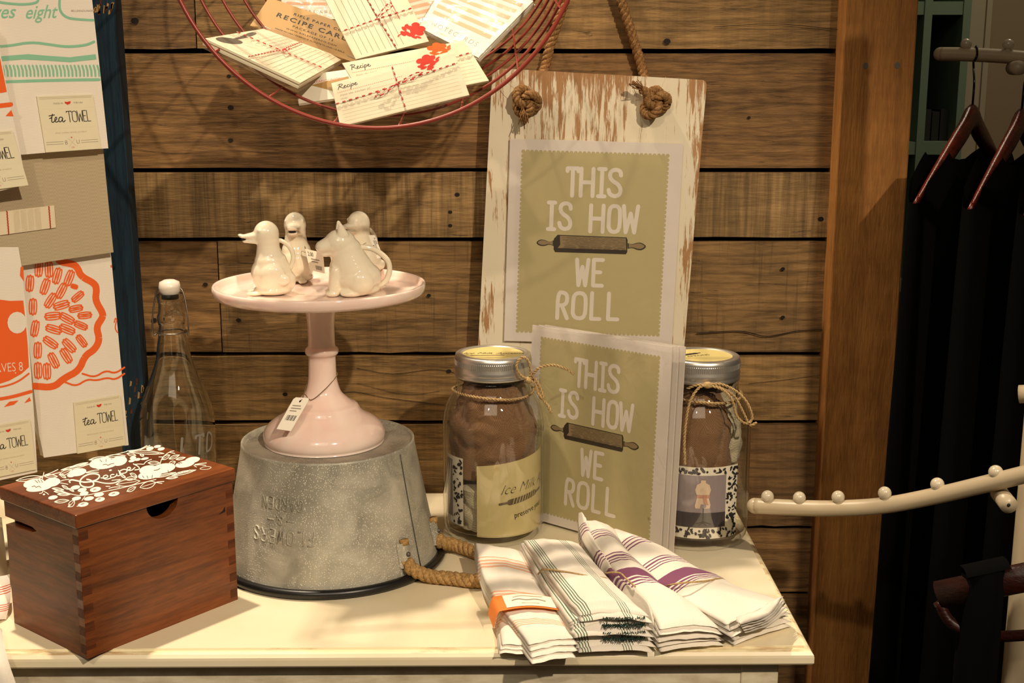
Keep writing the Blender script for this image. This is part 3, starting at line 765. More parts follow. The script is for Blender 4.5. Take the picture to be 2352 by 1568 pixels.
pp = [(0, .0006), (.058, .0), (.0625, .002), (.0645, .0065), (.0638, .012), (.0605, .018), (.054, .0235), (.0455, .0285), (.0400, .0335), (.0374, .0382), (.0352, .0405), (.031, .0425), (.0245, .048), (.0195, .0535), (.0168, .0605), (.0152, .068), (.0146, .078), (.0143, .089),
      (.0143, .0925), (.0152, .094), (.0170, .0958), (.0176, .0984), (.0170, .1010), (.0152, .1028), (.0143, .1045), (.0140, .112), (.0142, .126), (.0152, .138), (.0165, .147), (.0182, .1545)]
m.lathe(catmull(pp, 3) and [(p[0], p[1]) for p in catmull([Vec((a, b, 0)) for a, b in pp], 3)], CY, 'pink_milk_glass', 72)
part('pedestal', m, ck)
zp = .1545; PZ = .1284 + .1608
m = MB()
pl = [(0, zp), (.018, zp), (.060, zp + .0012), (.096, zp + .0028), (.1065, zp + .0048), (.1092, zp + .0075), (.1102, zp + .0115), (.1102, zp + .0152), (.1092, zp + .0168), (.1076, zp + .0168), (.1064, zp + .0152), (.1052, zp + .0108), (.103, zp + .0078), (.098, zp + .0066), (.06, zp + .0063), (0, zp + .0063)]
m.lathe(pl, CY, 'pink_milk_glass', 96)
part('plate', m, ck)
PZ = CY.z + zp + .0063
def tagcard(parent, c4, lines=True, str_path=None, F0=None):
    m = MB(); F = quad(c4, 40, 62)
    m.prism([(4, 0), (36, 0), (40, -4), (40, -62), (0, -62), (0, -4)], -.0003, .0003, 'paper_white', F)
    m.disc(20, -7, 2.4, 'hole_dark', F, .0004, 10)
    for k in range(9): m.poly([(8 + k * 2.8, -34), (8 + k * 2.8 + 1 + .6 * (k % 3), -34), (8 + k * 2.8 + 1 + .6 * (k % 3), -44), (8 + k * 2.8, -44)], 'ink', F, .0005)
    for k, wdt in enumerate((22, 26, 18)): m.poly([(7, -15 - k * 5), (7 + wdt, -15 - k * 5), (7 + wdt, -17 - k * 5), (7, -17 - k * 5)], 'grey_ink', F, .0005)
    o = part('price_tag', m, parent)
    if str_path:
        m = MB(); m.tube(catmull(str_path, 6), .0005, 'thin_string', 5); part('tag_string', m, o)
    return o
# tag hanging on the stand's string: long axis runs from upper side (hole) downward
yt = 1.268
tagcard(ck, [V(676, 912, yt + .012), V(712, 914, yt + .016), V(668, 990, yt - .008), V(635, 985, yt - .010)],
        str_path=[V(693, 918, yt + .012), V(700, 905, 1.297), V(715, 918, 1.300), V(745, 895, 1.303), V(772, 865, 1.318), V(773, 855, 1.322), V(760, 845, 1.337), V(730, 850, 1.338), V(706, 880, 1.322), V(698, 905, 1.298), V(695, 918, yt + .013)])

# ------------------------------------------------------------------ porcelain creamers
def blob(name, ells, mat, voxel=.00085):
    bm = bmesh.new()
    for e in ells:
        (x, y, z), (a, b, c) = e[0], e[1]
        M4 = Matrix.Translation((x, y, z)) @ (Matrix.Rotation(e[2], 4, 'Y') if len(e) > 2 else Matrix.Identity(4)) @ Matrix.Diagonal((a, b, c, 1))
        bmesh.ops.create_icosphere(bm, subdivisions=3, radius=1, matrix=M4)
    for v in bm.verts: v.co *= .001
    me = bpy.data.meshes.new(name); bm.to_mesh(me); bm.free()
    o = bpy.data.objects.new('tmp', me); COL.objects.link(o)
    r = o.modifiers.new('r', 'REMESH'); r.mode = 'VOXEL'; r.voxel_size = voxel
    s = o.modifiers.new('s', 'SMOOTH'); s.factor = .5; s.iterations = 14
    out = bpy.data.meshes.new_from_object(o.evaluated_get(bpy.context.evaluated_depsgraph_get()))
    bpy.data.objects.remove(o); bpy.data.meshes.remove(me)
    out.name = name; out.materials.clear(); out.materials.append(MATS[mat])
    for p in out.polygons: p.use_smooth = True
    return out
def chain(p0, p1, r0, r1, n=6):
    return [((p0[0] + (p1[0] - p0[0]) * t, p0[1] + (p1[1] - p0[1]) * t, p0[2] + (p1[2] - p0[2]) * t), tuple(r0[k] + (r1[k] - r0[k]) * t for k in range(3))) for t in (i / n for i in range(n + 1))]
duck = [((3.5, 0, 62.5), (13.2, 12.2, 14)), ((2, 0, 55), (12, 11.5, 11))] + chain((2, 0, 48), (1, 0, 36), (12, 12, 9), (15, 14.5, 10), 3) + \
       chain((0, 0, 34), (-2, 0, 17), (17, 16, 13), (21, 19, 17), 4) + [((-12, 0, 14), (13, 14, 13)), ((-18, 0, 17), (7, 8, 6)), ((8, 0, 22), (13, 15, 16)), ((-1, 0, 5), (20, 18, 6)),
       ((17, 8, 2.6), (9, 5, 2.6)), ((17, -8, 2.6), (9, 5, 2.6)), ((-2, 14, 22), (13, 6, 12)), ((-2, -14, 22), (13, 6, 12)), ((-12, 16, 17), (8, 4, 6)), ((-12, -16, 17), (8, 4, 6))] + \
       chain((12, 0, 61), (27, 0, 60.5), (6, 8, 5), (4, 6.6, 1.9), 6) + [((30, 0, 62), (2.5, 6, 1.6))] + chain((12, 0, 55.5), (25, 0, 55.6), (6, 7, 3.2), (3.6, 6.0, 1.7), 6) + \
       [((10, 9.2, 67), (2.2, 1.8, 2.2)), ((10, -9.2, 67), (2.2, 1.8, 2.2))]
cub = [((13, 0, 54), (16.5, 15.5, 14.5)), ((8, 0, 47), (17, 15.5, 14))] + chain((21, 0, 52.5), (31, 0, 50.5), (11, 12, 10), (7.5, 10, 6.8), 5) + chain((20, 0, 45), (28.5, 0, 42.6), (8, 9, 4), (5, 7, 2.4), 4) + \
      chain((6, 0, 42), (0, 0, 26), (18, 16, 11), (22, 20, 16), 4) + [((-4, 0, 18), (25, 22, 18)), ((-3, 0, 6), (24, 20, 6.5)), ((-6, 14, 15), (14, 10, 14)), ((-6, -14, 15), (14, 10, 14)), ((10, 0, 27), (15, 15, 17))] + \
      chain((18, 7.5, 26), (21, 8, 4), (7, 6.5, 6), (5.5, 5, 4), 6) + chain((18, -7.5, 26), (21, -8, 4), (7, 6.5, 6), (5.5, 5, 4), 6) + [((23, 8, 3), (7.5, 6, 3.4)), ((23, -8, 3), (7.5, 6, 3.4)), ((4, 14, 3.5), (12, 6.5, 3.6)), ((4, -14, 3.5), (12, 6.5, 3.6))] + \
      chain((11, 9.5, 63), (13.5, 11, 74), (6.5, 4.5, 4), (2.2, 1.8, 2.2), 6) + chain((11, -9.5, 63), (13.5, -11, 74), (6.5, 4.5, 4), (2.2, 1.8, 2.2), 6) + [((23, 8.8, 58.5), (1.8, 1.6, 1.8)), ((23, -8.8, 58.5), (1.8, 1.6, 1.8))]
duck_me, cub_me = blob('body', duck, 'white_porcelain'), blob('body', cub, 'white_porcelain')
def mm(p): return Vec(p) * .001
def creamer(name, label, cat, px, py, me, face, hpath, hr, group=None, spout=None):
    p = G(px, py, PZ)
    t = thing(name, label, cat, (p.x, p.y, PZ + .0003), group, face)
    part('body', None, t, me=me)
    m = MB(); m.tube(catmull([mm(q) for q in hpath], 8), hr * .001, 'white_porcelain', 10); part('handle', m, t, local=True)
    m = MB(); m.ball(mm(spout[0]), .001, 'hole_dark', 8, spout[1]); part('spout_opening', m, t, local=True)
    return t
dh = [(-6, 0, 56), (-12, 0, 55), (-20, 0, 48), (-23, 0, 38), (-20, 0, 28), (-15, 0, 22), (-10, 0, 20)]
ch_ = [(-4, 0, 48), (-10, 0, 49), (-22, 0, 46), (-34, 0, 36), (-37, 0, 26), (-34, 0, 15), (-27, 0, 9), (-18, 0, 7)]
ds = ((25.5, 0, 57.3), (3.5, 4.0, 1.5))
d1 = creamer('duck_creamer', 'white porcelain duck creamer in profile at the front of the cake plate', 'creamer', 625, 676, duck_me, R(188), dh, 2.3, 'porcelain duck creamers', ds)
d2 = creamer('duck_creamer', 'white porcelain duck creamer facing outward, behind the duck in profile', 'creamer', 683, 646, duck_me, R(-88), dh, 2.3, 'porcelain duck creamers', ds)
d3 = creamer('duck_creamer', 'white porcelain duck creamer half hidden behind the creamer with pointed ears', 'creamer', 832, 643, duck_me, R(232), dh, 2.3, 'porcelain duck creamers', ds)
a1 = creamer('animal_creamer', 'white porcelain sitting animal creamer with pointed ears and curled tail handle', 'creamer', 814, 677, cub_me, R(192), ch_, 2.9, None, ((30, 0, 45.5), (3, 4, 1.2)))
def localise(t, pts):
    iv = Matrix.Rotation(-t.rotation_euler.z, 4, 'Z')
    return [iv @ (p - BASE[t.name]) for p in pts]
def creamer_tag(t, pts, string):
    c4 = localise(t, pts); m = MB()
    a, b, c, d = c4; N = (b - a).cross(d - a).normalized()
    cw = localise(t, [CAMP])[0]
    if N.dot(cw - a) < 0: N = -N
    def F(u, v, h):
        s, q = u / 60, -v / 40
        return (a * (1 - s) + b * s) * (1 - q) + (d * (1 - s) + c * s) * q + N * h
    m.prism([(0, 0), (60, 0), (60, -40), (0, -40)], -.0003, .0003, 'paper_white', F)
    tx(m, '2.00', F, 6, -12, 11, 'ink', .0005)
    for k, wdt in enumerate((30, 24)): m.poly([(14, -16 - k * 5), (14 + wdt, -16 - k * 5), (14 + wdt, -18 - k * 5), (14, -18 - k * 5)], 'grey_ink', F, .0005)
    for k in range(8): m.poly([(26 + k * 3.2, -28), (27.4 + k * 3.2, -28), (27.4 + k * 3.2, -36), (26 + k * 3.2, -36)], 'ink', F, .0005)
    o = part('price_tag', m, t, local=True)
    m = MB(); m.tube(catmull(localise(t, string), 6), .0004, 'thin_string', 5); part('tag_string', m, o, local=True)
creamer_tag(d2, [V(700, 571, 1.365), V(742, 580, 1.372), V(746, 628, 1.372), V(712, 620, 1.365)], [V(703, 575, 1.366), V(700, 566, 1.370), V(702, 580, 1.382)])
creamer_tag(d3, [V(860, 540, 1.356), V(880, 590, 1.350), V(866, 594, 1.346), V(846, 540, 1.350)], [V(852, 542, 1.353), V(853, 534, 1.363), V(850, 545, 1.380)])

# ------------------------------------------------------------------ swing-top bottle
BO = Vec((-.389, 1.440, 0))
bo = thing('swing_top_bottle', 'empty clear glass bottle with wire-held white stopper behind the recipe box', 'bottle', tuple(BO))
m = MB()
bp = [(0, .004), (.036, .002), (.0415, .004), (.0432, .010), (.0432, .05), (.0432, .092), (.0426, .120), (.0402, .1354), (.0342, .154), (.0265, .1726), (.0205, .1905), (.0176, .2088), (.0160, .218), (.0152, .226), (.0146, .232), (.0160, .236), (.0162, .241), (.0148, .246), (.0140, .256), (.0150, .260), (.0152, .2655), (.0138, .268)]
op = [(p[0], p[1]) for p in catmull([Vec((a, b, 0)) for a, b in bp], 4)]
inner = [(max(r - .0024, 0), z) for r, z in reversed(op) if .006 < z]
m.lathe(op + [(.0118, .268)] + [(r, z) for r, z in inner if r > 0] + [(0, .008)], BO, 'bottle_glass', 56)
gls = part('glass', m, bo)
bF = lambda a0: (lambda u, v, h: BO + Vec(((.0434 + h) * sin(a0 + u / .0432), -(.0434 + h) * cos(a0 + u / .0432), v)))
m = MB()
for ch, x in (('L', -.012), ('T', .004), ('D', .020)): glyph(m, ch, bF(R(32)), x, x + .013, .086, .110, .0026, 'etched_white', .0002, .1)
part('etched_lettering', m, gls)
m = MB(); m.lathe([(0, .262), (.0095, .262), (.0105, .2685), (.0118, .270), (.0122, .275), (.0112, .281), (.006, .2835), (0, .284)], BO, 'porcelain_stopper', 32); part('stopper', m, bo)
m = MB()
ringz = .2235
m.tube([BO + Vec((.0166 * cos(a), .0166 * sin(a), ringz)) for a in (2 * pi * k / 36 for k in range(36))], .0009, 'wire_steel', 6, True)
for sgn in (-1, 1):
    m.tube(catmull([BO + Vec((sgn * .0166, 0, ringz)), BO + Vec((sgn * .0195, -.003, ringz - .004)), BO + Vec((sgn * .0205, -.006, ringz + .002)), BO + Vec((sgn * .0200, -.005, .240)), BO + Vec((sgn * .0178, -.002, .258)), BO + Vec((sgn * .0135, 0, .2725)), BO + Vec((sgn * .006, 0, .2745))], 6), .0009, 'wire_steel', 6)
part('wire_bail', m, bo)

# ------------------------------------------------------------------ jars
def jar(c, label, cloth_label, top):
    c = Vec(c)
    j = thing('mason_jar', label, 'jar', tuple(c), 'mason jars filled with folded cloth')
    m = MB()
    jp = [(0, .006), (.044, .003), (.0500, .002), (.0545, .006), (.0567, .014), (.0570, .03), (.0570, .118), (.0565, .133), (.0540, .147), (.0490, .159), (.0438, .168), (.0418, .174), (.0412, .182)]
    o_ = [(p[0], p[1]) for p in catmull([Vec((a, b, 0)) for a, b in jp], 4)]
    m.lathe(o_ + [(.0385, .183)] + [(max(r - .0026, 0), z) for r, z in reversed(o_) if z > .012 and r > .02] + [(0, .009)], c, 'clear_glass', 64)
    part('glass', m, j)
    m = MB()
    lp = [(.0413, .1845), (.0426, .1850), (.0430, .1868), (.0424, .1885), (.0424, .1905), (.0431, .1925), (.0424, .1945), (.0424, .2055), (.0418, .2090), (.0405, .2100), (.0345, .2100), (.0340, .2088), (0, .2088)]
    m.lathe(lp, c, 'tin', 72)
    for k in range(120):
        a = 2 * pi * k / 120
        m.add([c + Vec((r * cos(a + d), r * sin(a + d), z)) for r, d, z in ((.0425, -.012, .1975), (.0425, .012, .1975), (.0425, .012, .2045), (.0425, -.012, .2045), (.0430, 0, .1985), (.0430, 0, .2035))], [(0, 1, 4), (1, 2, 5, 4), (2, 3, 5), (3, 0, 4, 5)], 'tin')
    ld = part('lid', m, j)
    m = MB(); LM = lambda u, v, h: c + Vec((u, v, .2089 + h))
    m.disc(0, 0, .0338, 'lid_paper', LM, 0, 48)
    if top == 'script':
        tx(m, 'Ice Milk Aprons', LM, 0, -.004, .0105, 'ink', .0003, .5, 'CENTER', 1.0, -.012)
        m.stroke([(-.024, -.012), (.012, -.010)], .002, 'pin_mid', LM, .0003)
    else:
        F = lambda u, v, h: LM(-.012 + (u * .86 - v * .5), .006 + (u * .5 + v * .86), h)
        m.stroke([(-.008, 0), (.008, 0)], .006, 'pin_dark', F, .0003); m.stroke([(-.014, 0), (.014, 0)], .0022, 'pin_dark', F, .0003)
        tx(m, 'APRONS', LM, -.016, -.008, .008, 'ink', .0003, 0, 'LEFT', .9, -.01, .35)
    part('paper_disc', m, ld)
    return j, c
def cyl(c, r):
    return lambda a, v, h: c + Vec(((r + h) * sin(R(a)), -(r + h) * cos(R(a)), v * .001))
def lump(name, c, label, cat, mat, z0, z1, rad, seed, sect=None, group=None):
    c = Vec(c); m = MB(); a0, a1 = sect or (0, 360)
    def fn(u, v):
        a = R(a0 + (a1 - a0) * u)
        vv = v * v * (3 - 2 * v)
        z = z0 + (z1 - z0) * vv
        cap = min(1, sin(pi * min(max(v, 0), 1)) * 2.4) ** .45
        q = Vec((cos(a) * 1.6, sin(a) * 1.6, z * 28 + seed))
        fold = .0050 * noise.noise(q * 1.2) + .0040 * abs(noise.noise(q * 2.1)) - .0030 * (abs(sin(z * 62 + 2.6 * sin(a * 1.3 + seed) + 3 * noise.noise(q * .8))) ** 14)
        r = (rad(z) - .002 + fold) * cap
        return c + Vec((r * sin(a), -r * cos(a), z))
    m.grid(fn, 72, 48, mat, closed_u=sect is None)
    return single(name, m, tuple(c + Vec((0, 0, z0))), label, cat, group)
def floral(m, F, a0, a1, v0, v1, n, seed):
    rr = random.Random(seed)
    for _ in range(n):
        a, v = rr.uniform(a0, a1), rr.uniform(v0, v1)
        m.poly([(a + p[0], v + p[1]) for p in ell(0, 0, rr.uniform(.7, 1.9), rr.uniform(1.2, 3.2), rr.uniform(0, 3), 7)], 'dark_floral', F, .0006)
J1, J2 = (-.0210, 1.3905, .0002), (.2085, 1.379, .0002)
rad = lambda z: .0490 if z < .132 else .0490 - (z - .132) * .34
j1, c1 = jar(J1, 'glass mason jar of folded brown burlap with parchment label, beside the galvanised bucket', '', 'script')
j2, c2 = jar(J2, 'glass mason jar with dress form picture label at the table corner', '', 'pin')
ct = Vec((0, 0, .012))
lump('folded_cloth', c1, 'folded brown burlap cloth packed in the jar beside the bucket', 'cloth', 'burlap_brown', .068, .181, rad, 1.7, None, 'cloths packed in jars')
lump('folded_cloth', c1, 'folded cream burlap cloth low in the jar beside the bucket', 'cloth', 'burlap_cream', .012, .066, rad, 4.2, None, 'cloths packed in jars')
rad2 = lambda z: (.0490 if z < .132 else .0490 - (z - .132) * .34) - .002
lump('folded_cloth', c2 + Vec((-.006, -.004, 0)), 'folded brown burlap cloth packed in the jar at the table corner', 'cloth', 'burlap_brown', .012, .180, lambda z: rad2(z) - .004, 8.3, None, 'cloths packed in jars')
lump('folded_cloth', c2 + Vec((.018, .010, 0)), 'folded cream burlap cloth squeezed beside brown cloth in corner jar', 'cloth', 'burlap_cream', .085, .182, lambda z: rad2(z) * .66, 2.2, None, 'cloths packed in jars')
m = MB(); F = cyl(c1, .0537)
def patch(m, F, a0, a1, lo, hi, mat, n=24, skew=0, th=.0004, hh=0):
    m.grid(lambda u, v: F(a0 + (a1 - a0) * u, lo + (hi + skew * u - lo) * v, hh + .0), n, 6, mat)
    m.grid(lambda u, v: F(a1 - (a1 - a0) * u, lo + (hi + skew * (1 - u) - lo) * v, hh - th), n, 6, mat)
patch(m, F, -19, 92, 13, 94, 'parchment', 32, 12)
tx(m, 'Ice Milk Aprons', F, 8, 62, 16, 'ink', .0005, .55, 'LEFT', 1.0, -.022, .06)
for a, b in ((8, 54), (16, 54.5)):
    pass
sb = lambda a, b, n=10: [(a[0] + (b[0] - a[0]) * t / n, a[1] + (b[1] - a[1]) * t / n) for t in range(n + 1)]
m.stroke(sb((20, 53), (58, 57.5)), 6.5, 'pin_mid', F, .0006); m.stroke(sb((8, 51.5), (20, 53)), 2.6, 'pin_mid', F, .0006); m.stroke(sb((58, 57), (72, 59)), 2.6, 'pin_mid', F, .0006)
for k in range(9): m.stroke([(24 + k * 4, 51 + k * .45), (26 + k * 4, 57.5 + k * .45)], .7, 'parchment', F, .0010)
tx(m, 'preserve your', F, 26, 34, 9, 'ink', .0005, 0, 'LEFT', .95, 0, .12)
part('parchment_label', m, j1)
m = MB(); patch(m, F, -72, -38, 22, 100, 'paper_white', 10, 0)
m.poly([(-71, 30), (-56, 30), (-56, 96), (-71, 96)], 'photo_mauve', F, .0006)
floral(m, F, -54, -39, 24, 98, 60, 3); part('patterned_label', m, j1)
m = MB(); F = cyl(c2, .0537)
patch(m, F, -48, 44, 16, 97, 'paper_white', 32, 0)
def arcpoly(a0, a1, v0, v1, mat, h, n=10):
    m.add([F(a0 + (a1 - a0) * i / n, v, h) for v in (v0, v1) for i in range(n + 1)], [(i, i + 1, n + 2 + i, n + 1 + i) for i in range(n)], mat)
arcpoly(-34, 26, 29, 88, 'photo_mauve', .0004); arcpoly(-34, 26, 29, 46, 'photo_floor', .0006)
sh_ = [(-8, 78), (-10, 72), (-7.5, 64), (-10, 54), (-9, 51), (7, 51), (8, 55), (5.5, 64), (8, 72), (6, 78), (2, 80), (1.6, 83), (-3.6, 83), (-4, 80)]
m.poly([(a - 1, v) for a, v in sh_], 'form_cream', F, .0008)
m.poly([(-9, 66.5), (5.5, 66.5), (6, 62.5), (-9.5, 62.5)], 'form_blush', F, .0010); m.poly([(-2, 64), (1.5, 64), (4.5, 55), (-.5, 57)], 'form_blush', F, .0010)
m.stroke([(-1.2, 51), (-1.2, 35)], .9, 'ink', F, .0008); m.stroke([(-9, 33.5), (-1, 36), (8, 33)], 1.0, 'ink', F, .0008); m.stroke([(-6, 31.5), (-1, 35), (3, 31.5)], .9, 'ink', F, .0008)
floral(m, F, 28, 43, 17, 96, 80, 5); floral(m, F, -46, 26, 17.5, 27, 60, 6); floral(m, F, -40, 26, 90, 96, 34, 7)
part('picture_label', m, j2)
def bow(j, c, z, knot, loops, r=.0016):
    m = MB()
    m.rope([c + Vec((.0452 * cos(a), .0452 * sin(a), z + .002 * sin(a * 2))) for a in (2 * pi * k / 48 for k in range(49))], r, 'twine', 2, .008, 5)
    m.ball(knot, .0042, 'twine', 8, (1.3, 1, .9))
    for L in loops: m.rope(catmull(L, 8), r, 'twine', 2, .008, 5)
    part('twine_bow', m, j)
k1 = V(1216, 872, 1.357)
bow(j1, c1, .168, k1, [[k1, V(1196, 862, 1.352), V(1186, 838, 1.350), V(1200, 820, 1.350), V(1214, 830, 1.352), V(1219, 852, 1.353), k1], [k1, V(1236, 846, 1.350), V(1268, 838, 1.345), V(1298, 846, 1.340), V(1318, 858, 1.336)],
                       [k1, V(1232, 884, 1.352), V(1240, 910, 1.350), V(1258, 930, 1.348), V(1266, 948, 1.346)], [k1, V(1228, 880, 1.351), V(1234, 900, 1.350), V(1247, 915, 1.348), V(1243, 895, 1.350), V(1228, 868, 1.352), k1]])
k2 = V(1626, 884, 1.331)
bow(j2, c2, .167, k2, [[k2, V(1606, 890, 1.326), V(1588, 915, 1.322), V(1578, 950, 1.321), V(1572, 1010, 1.319), V(1573, 1066, 1.318)], [k2, V(1655, 890, 1.330), V(1686, 910, 1.332), V(1706, 945, 1.336), V(1722, 975, 1.338), V(1738, 970, 1.338)],
                       [k2, V(1660, 895, 1.328), V(1682, 920, 1.328), V(1692, 955, 1.330), V(1712, 972, 1.333), V(1728, 960, 1.334), V(1716, 925, 1.334), V(1690, 898, 1.331), V(1655, 882, 1.330), k2], [k2, V(1600, 884, 1.332), V(1578, 892, 1.337)]])

# ------------------------------------------------------------------ whitewashed sign board
YB = 1.525
bTL, bTR = V(1131, 156, YB), V(1624, 184, YB)
BU = (bTR - bTL).normalized(); BWv = Vec((-BU.z, 0, BU.x))
bw = (bTR - bTL).length
bh = (min(bTL.z, bTR.z) - .0005) / BWv.z
bF_ = frame(bTL, BU, BWv, Vec((0, -1, 0)))
bd = thing('sign_board', 'tall whitewashed wooden board hung by a knotted rope on the plank wall', 'board', tuple(bF_(bw / 2, -bh / 2, -.01)))
m = MB(); rc = .006
def rrect(w0, h0, rc, n=4):
    o = []
    for cx, cy, s in ((w0 - rc, -rc, 90), (w0 - rc, -h0 + rc, 0), (rc, -h0 + rc, -90), (rc, -rc, 180)):
        o += [(cx + rc * cos(R(s - 90 * k / n)), cy + rc * sin(R(s - 90 * k / n))) for k in range(n + 1)]
    return o
m.prism(rrect(bw, bh, rc), -.02, 0, 'whitewash', bF_)
part('board', m, bd, .0018)
nailp = V(1362, -200, 1.548)
for kx, ky, hx, topp in ((1208, 234, 0, V(1247, 158, 1.55)), (1505, 236, 1, V(1481, 172, 1.55))):
    m = MB()
    kc = V(kx, ky, YB - .011)
    m.rope(catmull([kc + Vec((0, .011, -.002)), topp + Vec((0, 0, -.004)), topp.lerp(nailp, .15), topp.lerp(nailp, .5), nailp], 10), .0058, 'manila_rope', 3, .02, 6)
    rp = part('rope', m, bd)
    m = MB()
    pth = []
    for k in range(61):
        t = 2 * pi * k / 60
        rr = .0088 + .0052 * cos(3 * t)
        p = Vec((rr * cos(2 * t), -.0062 * sin(3 * t), rr * 1.12 * sin(2 * t)))
        pth.append(kc + Vec((p.x + (.25 * p.z if hx else -.1 * p.z), p.y, p.z)))
    m.rope(pth, .0052, 'manila_rope', 3, .015, 6)
    m.ball(kc, .008, 'manila_rope', 8, (1, .7, 1.2))
    rr = random.Random(hx + 5)
    if hx: e0, dr = kc + Vec((-.013, -.006, .013)), Vec((-.013, -.005, .009))
    else: e0, dr = kc + Vec((-.004, -.008, -.006)), Vec((.0015, -.004, -.016))
    if hx: m.rope([kc + Vec((-.004, -.004, .004)), e0, e0 + dr * .3], .0055, 'manila_rope', 3, .018, 6)
    for k in range(26):
        q = dr + Vec((rr.gauss(0, .0026), rr.gauss(0, .0022), rr.gauss(0, .0026)))
        m.tube([e0 + q * -.2, e0 + q * .5 + Vec((rr.gauss(0, .001), 0, rr.gauss(0, .001))), e0 + q], .0006, 'manila_rope', 4)
    for k in range(5):
        q = Vec((rr.gauss(0, .010), -.004, rr.gauss(0, .010)))
        m.tube([kc, kc + q * .7 + Vec((0, -.006, .002)), kc + q * 1.3], .00022, 'twine', 4)
    part('knot', m, rp)

# ------------------------------------------------------------------ the prints
YP = 1.52
pO = V(1171.5, 318, YP); thp = .03
pU = Vec((cos(thp), 0, -sin(thp))); pW = Vec((sin(thp), 0, cos(thp)))
def loc1(cx, cy):   # a point of the enlarged view of the first print -> sheet millimetres
    p = V(1080 + cx / 2.34, 130 + cy / 2.34, YP) - pO
    return (p.dot(pU) * 1000, p.dot(pW) * 1000)
PW_, PH_ = 203.0, 242.0
def art(m, F, h=.0):
    m.prism([(0, 0), (PW_, 0), (PW_, -PH_), (0, -PH_)], -.0012, h, 'mat_white', F)
    F0 = F; F = lambda u, v, q: F0(u, v, h + (q - h) * .4)
    a0, a1, b0_, b1_ = 16, 185.5, -14.5, -229
    m.poly([(a0, b0_), (a1, b0_), (a1, b1_), (a0, b1_)], 'khaki_print', F, h + .0003)
    nx, ny = 33, 42
    for i in range(nx + 1):
        for v in (b0_, b1_): m.disc(a0 + (a1 - a0) * i / nx, v, 2.35, 'khaki_print', F, h + .0003, 12)
    for i in range(ny + 1):
        for u in (a0, a1): m.disc(u, b0_ + (b1_ - b0_) * i / ny, 2.35, 'khaki_print', F, h + .0003, 12)
    for line in ((('T', 513, 587), ('H', 588, 670), ('I', 676, 740), ('S', 738, 824), 588, 757), (('I', 406, 470), ('S', 472, 554), 774, 939), (('H', 640, 724), ('O', 738, 814), ('W', 816, 906), 784, 948), (('W', 564, 640), ('E', 655, 727), 1077, 1237), (('R', 462, 534), ('O', 545, 630), ('L', 645, 710), ('L', 736, 808), 1256, 1416)):
        t, b = line[-2:]
        for ch, xa_, xb_ in line[:-2]:
            u0, v1 = loc1(xa_, t + (xa_ - 500) * .022); u1, v0 = loc1(xb_, b + (xb_ - 500) * .022)
            glyph(m, ch, F, u0, u1, v0, v1, 4.8, 'print_white', h + .0006)
    Lf = lambda pts: [loc1(*p) for p in pts]
    m.poly(Lf([(470, 957), (840, 971), (846, 985), (844, 1050), (836, 1062), (456, 1050), (448, 1035), (450, 978)]), 'pin_dark', F, h + .0006)
    m.poly(Lf([(482, 962), (836, 975), (838, 1040), (470, 1028), (484, 1010)]), 'pin_tan', F, h + .0008)
    for k in range(16):
        y = 966 + k * 4.6
        rr = random.Random(k)
        x = 486 + rr.random() * 40
        while x < 820:
            x2 = min(x + rr.uniform(25, 90), 834)
            m.stroke(Lf([(x, y + (x - 480) * .036), (x2, y + (x2 - 480) * .036)]), .35, 'pin_mid' if k < 11 else 'pin_dark', F, h + .0010, cap=False); x = x2 + rr.uniform(5, 18)
    for q in ([(450, 986), (425, 996), (400, 984), (372, 982), (352, 1000), (372, 1016), (400, 1018), (425, 1008), (450, 1018)], [(846, 1002), (870, 1008), (895, 1000), (920, 998), (950, 1020), (925, 1040), (900, 1040), (872, 1028), (846, 1032)]):
        pts = Lf(q); m.poly(chaikin(pts, 1), 'pin_dark', F, h + .0006)
        cx_ = sum(p[0] for p in pts) / len(pts); cy_ = sum(p[1] for p in pts) / len(pts)
        m.poly([(cx_ + (p[0] - cx_) * .86, cy_ + (p[1] - cy_) * .72 + .3) for p in chaikin(pts, 1)], 'pin_tan', F, h + .0008)
def sleeve(m, F, x0, x1, y0, y1, h, mat='cellophane', amp=.0006):
    m.grid(lambda u, v: F(x0 + (x1 - x0) * u, y0 + (y1 - y0) * v, h + amp * noise.noise((u * 5, v * 6, x0))), 16, 20, mat)
pF = frame(pO, pU, pW, Vec((0, -1, 0)), .001)
pr = thing('art_print', 'rolling pin typographic print with white border fixed flat on the whitewashed board', 'print', tuple(pF(100, -240, 0)))
m = MB(); art(m, pF); sht = part('sheet', m, pr)
m = MB(); sleeve(m, pF, -1.5, 205, 1.5, -243, .0022); part('clear_sleeve', m, pr)
qO = Vec((.0234, 1.4464, .2305)); qU = Vec((.71727, -.60790, .00346)); qW = Vec((.03488, .0465, .93843))
qN = qU.cross(qW).normalized()
if qN.dot(CAMP - qO) < 0: qN = -qN
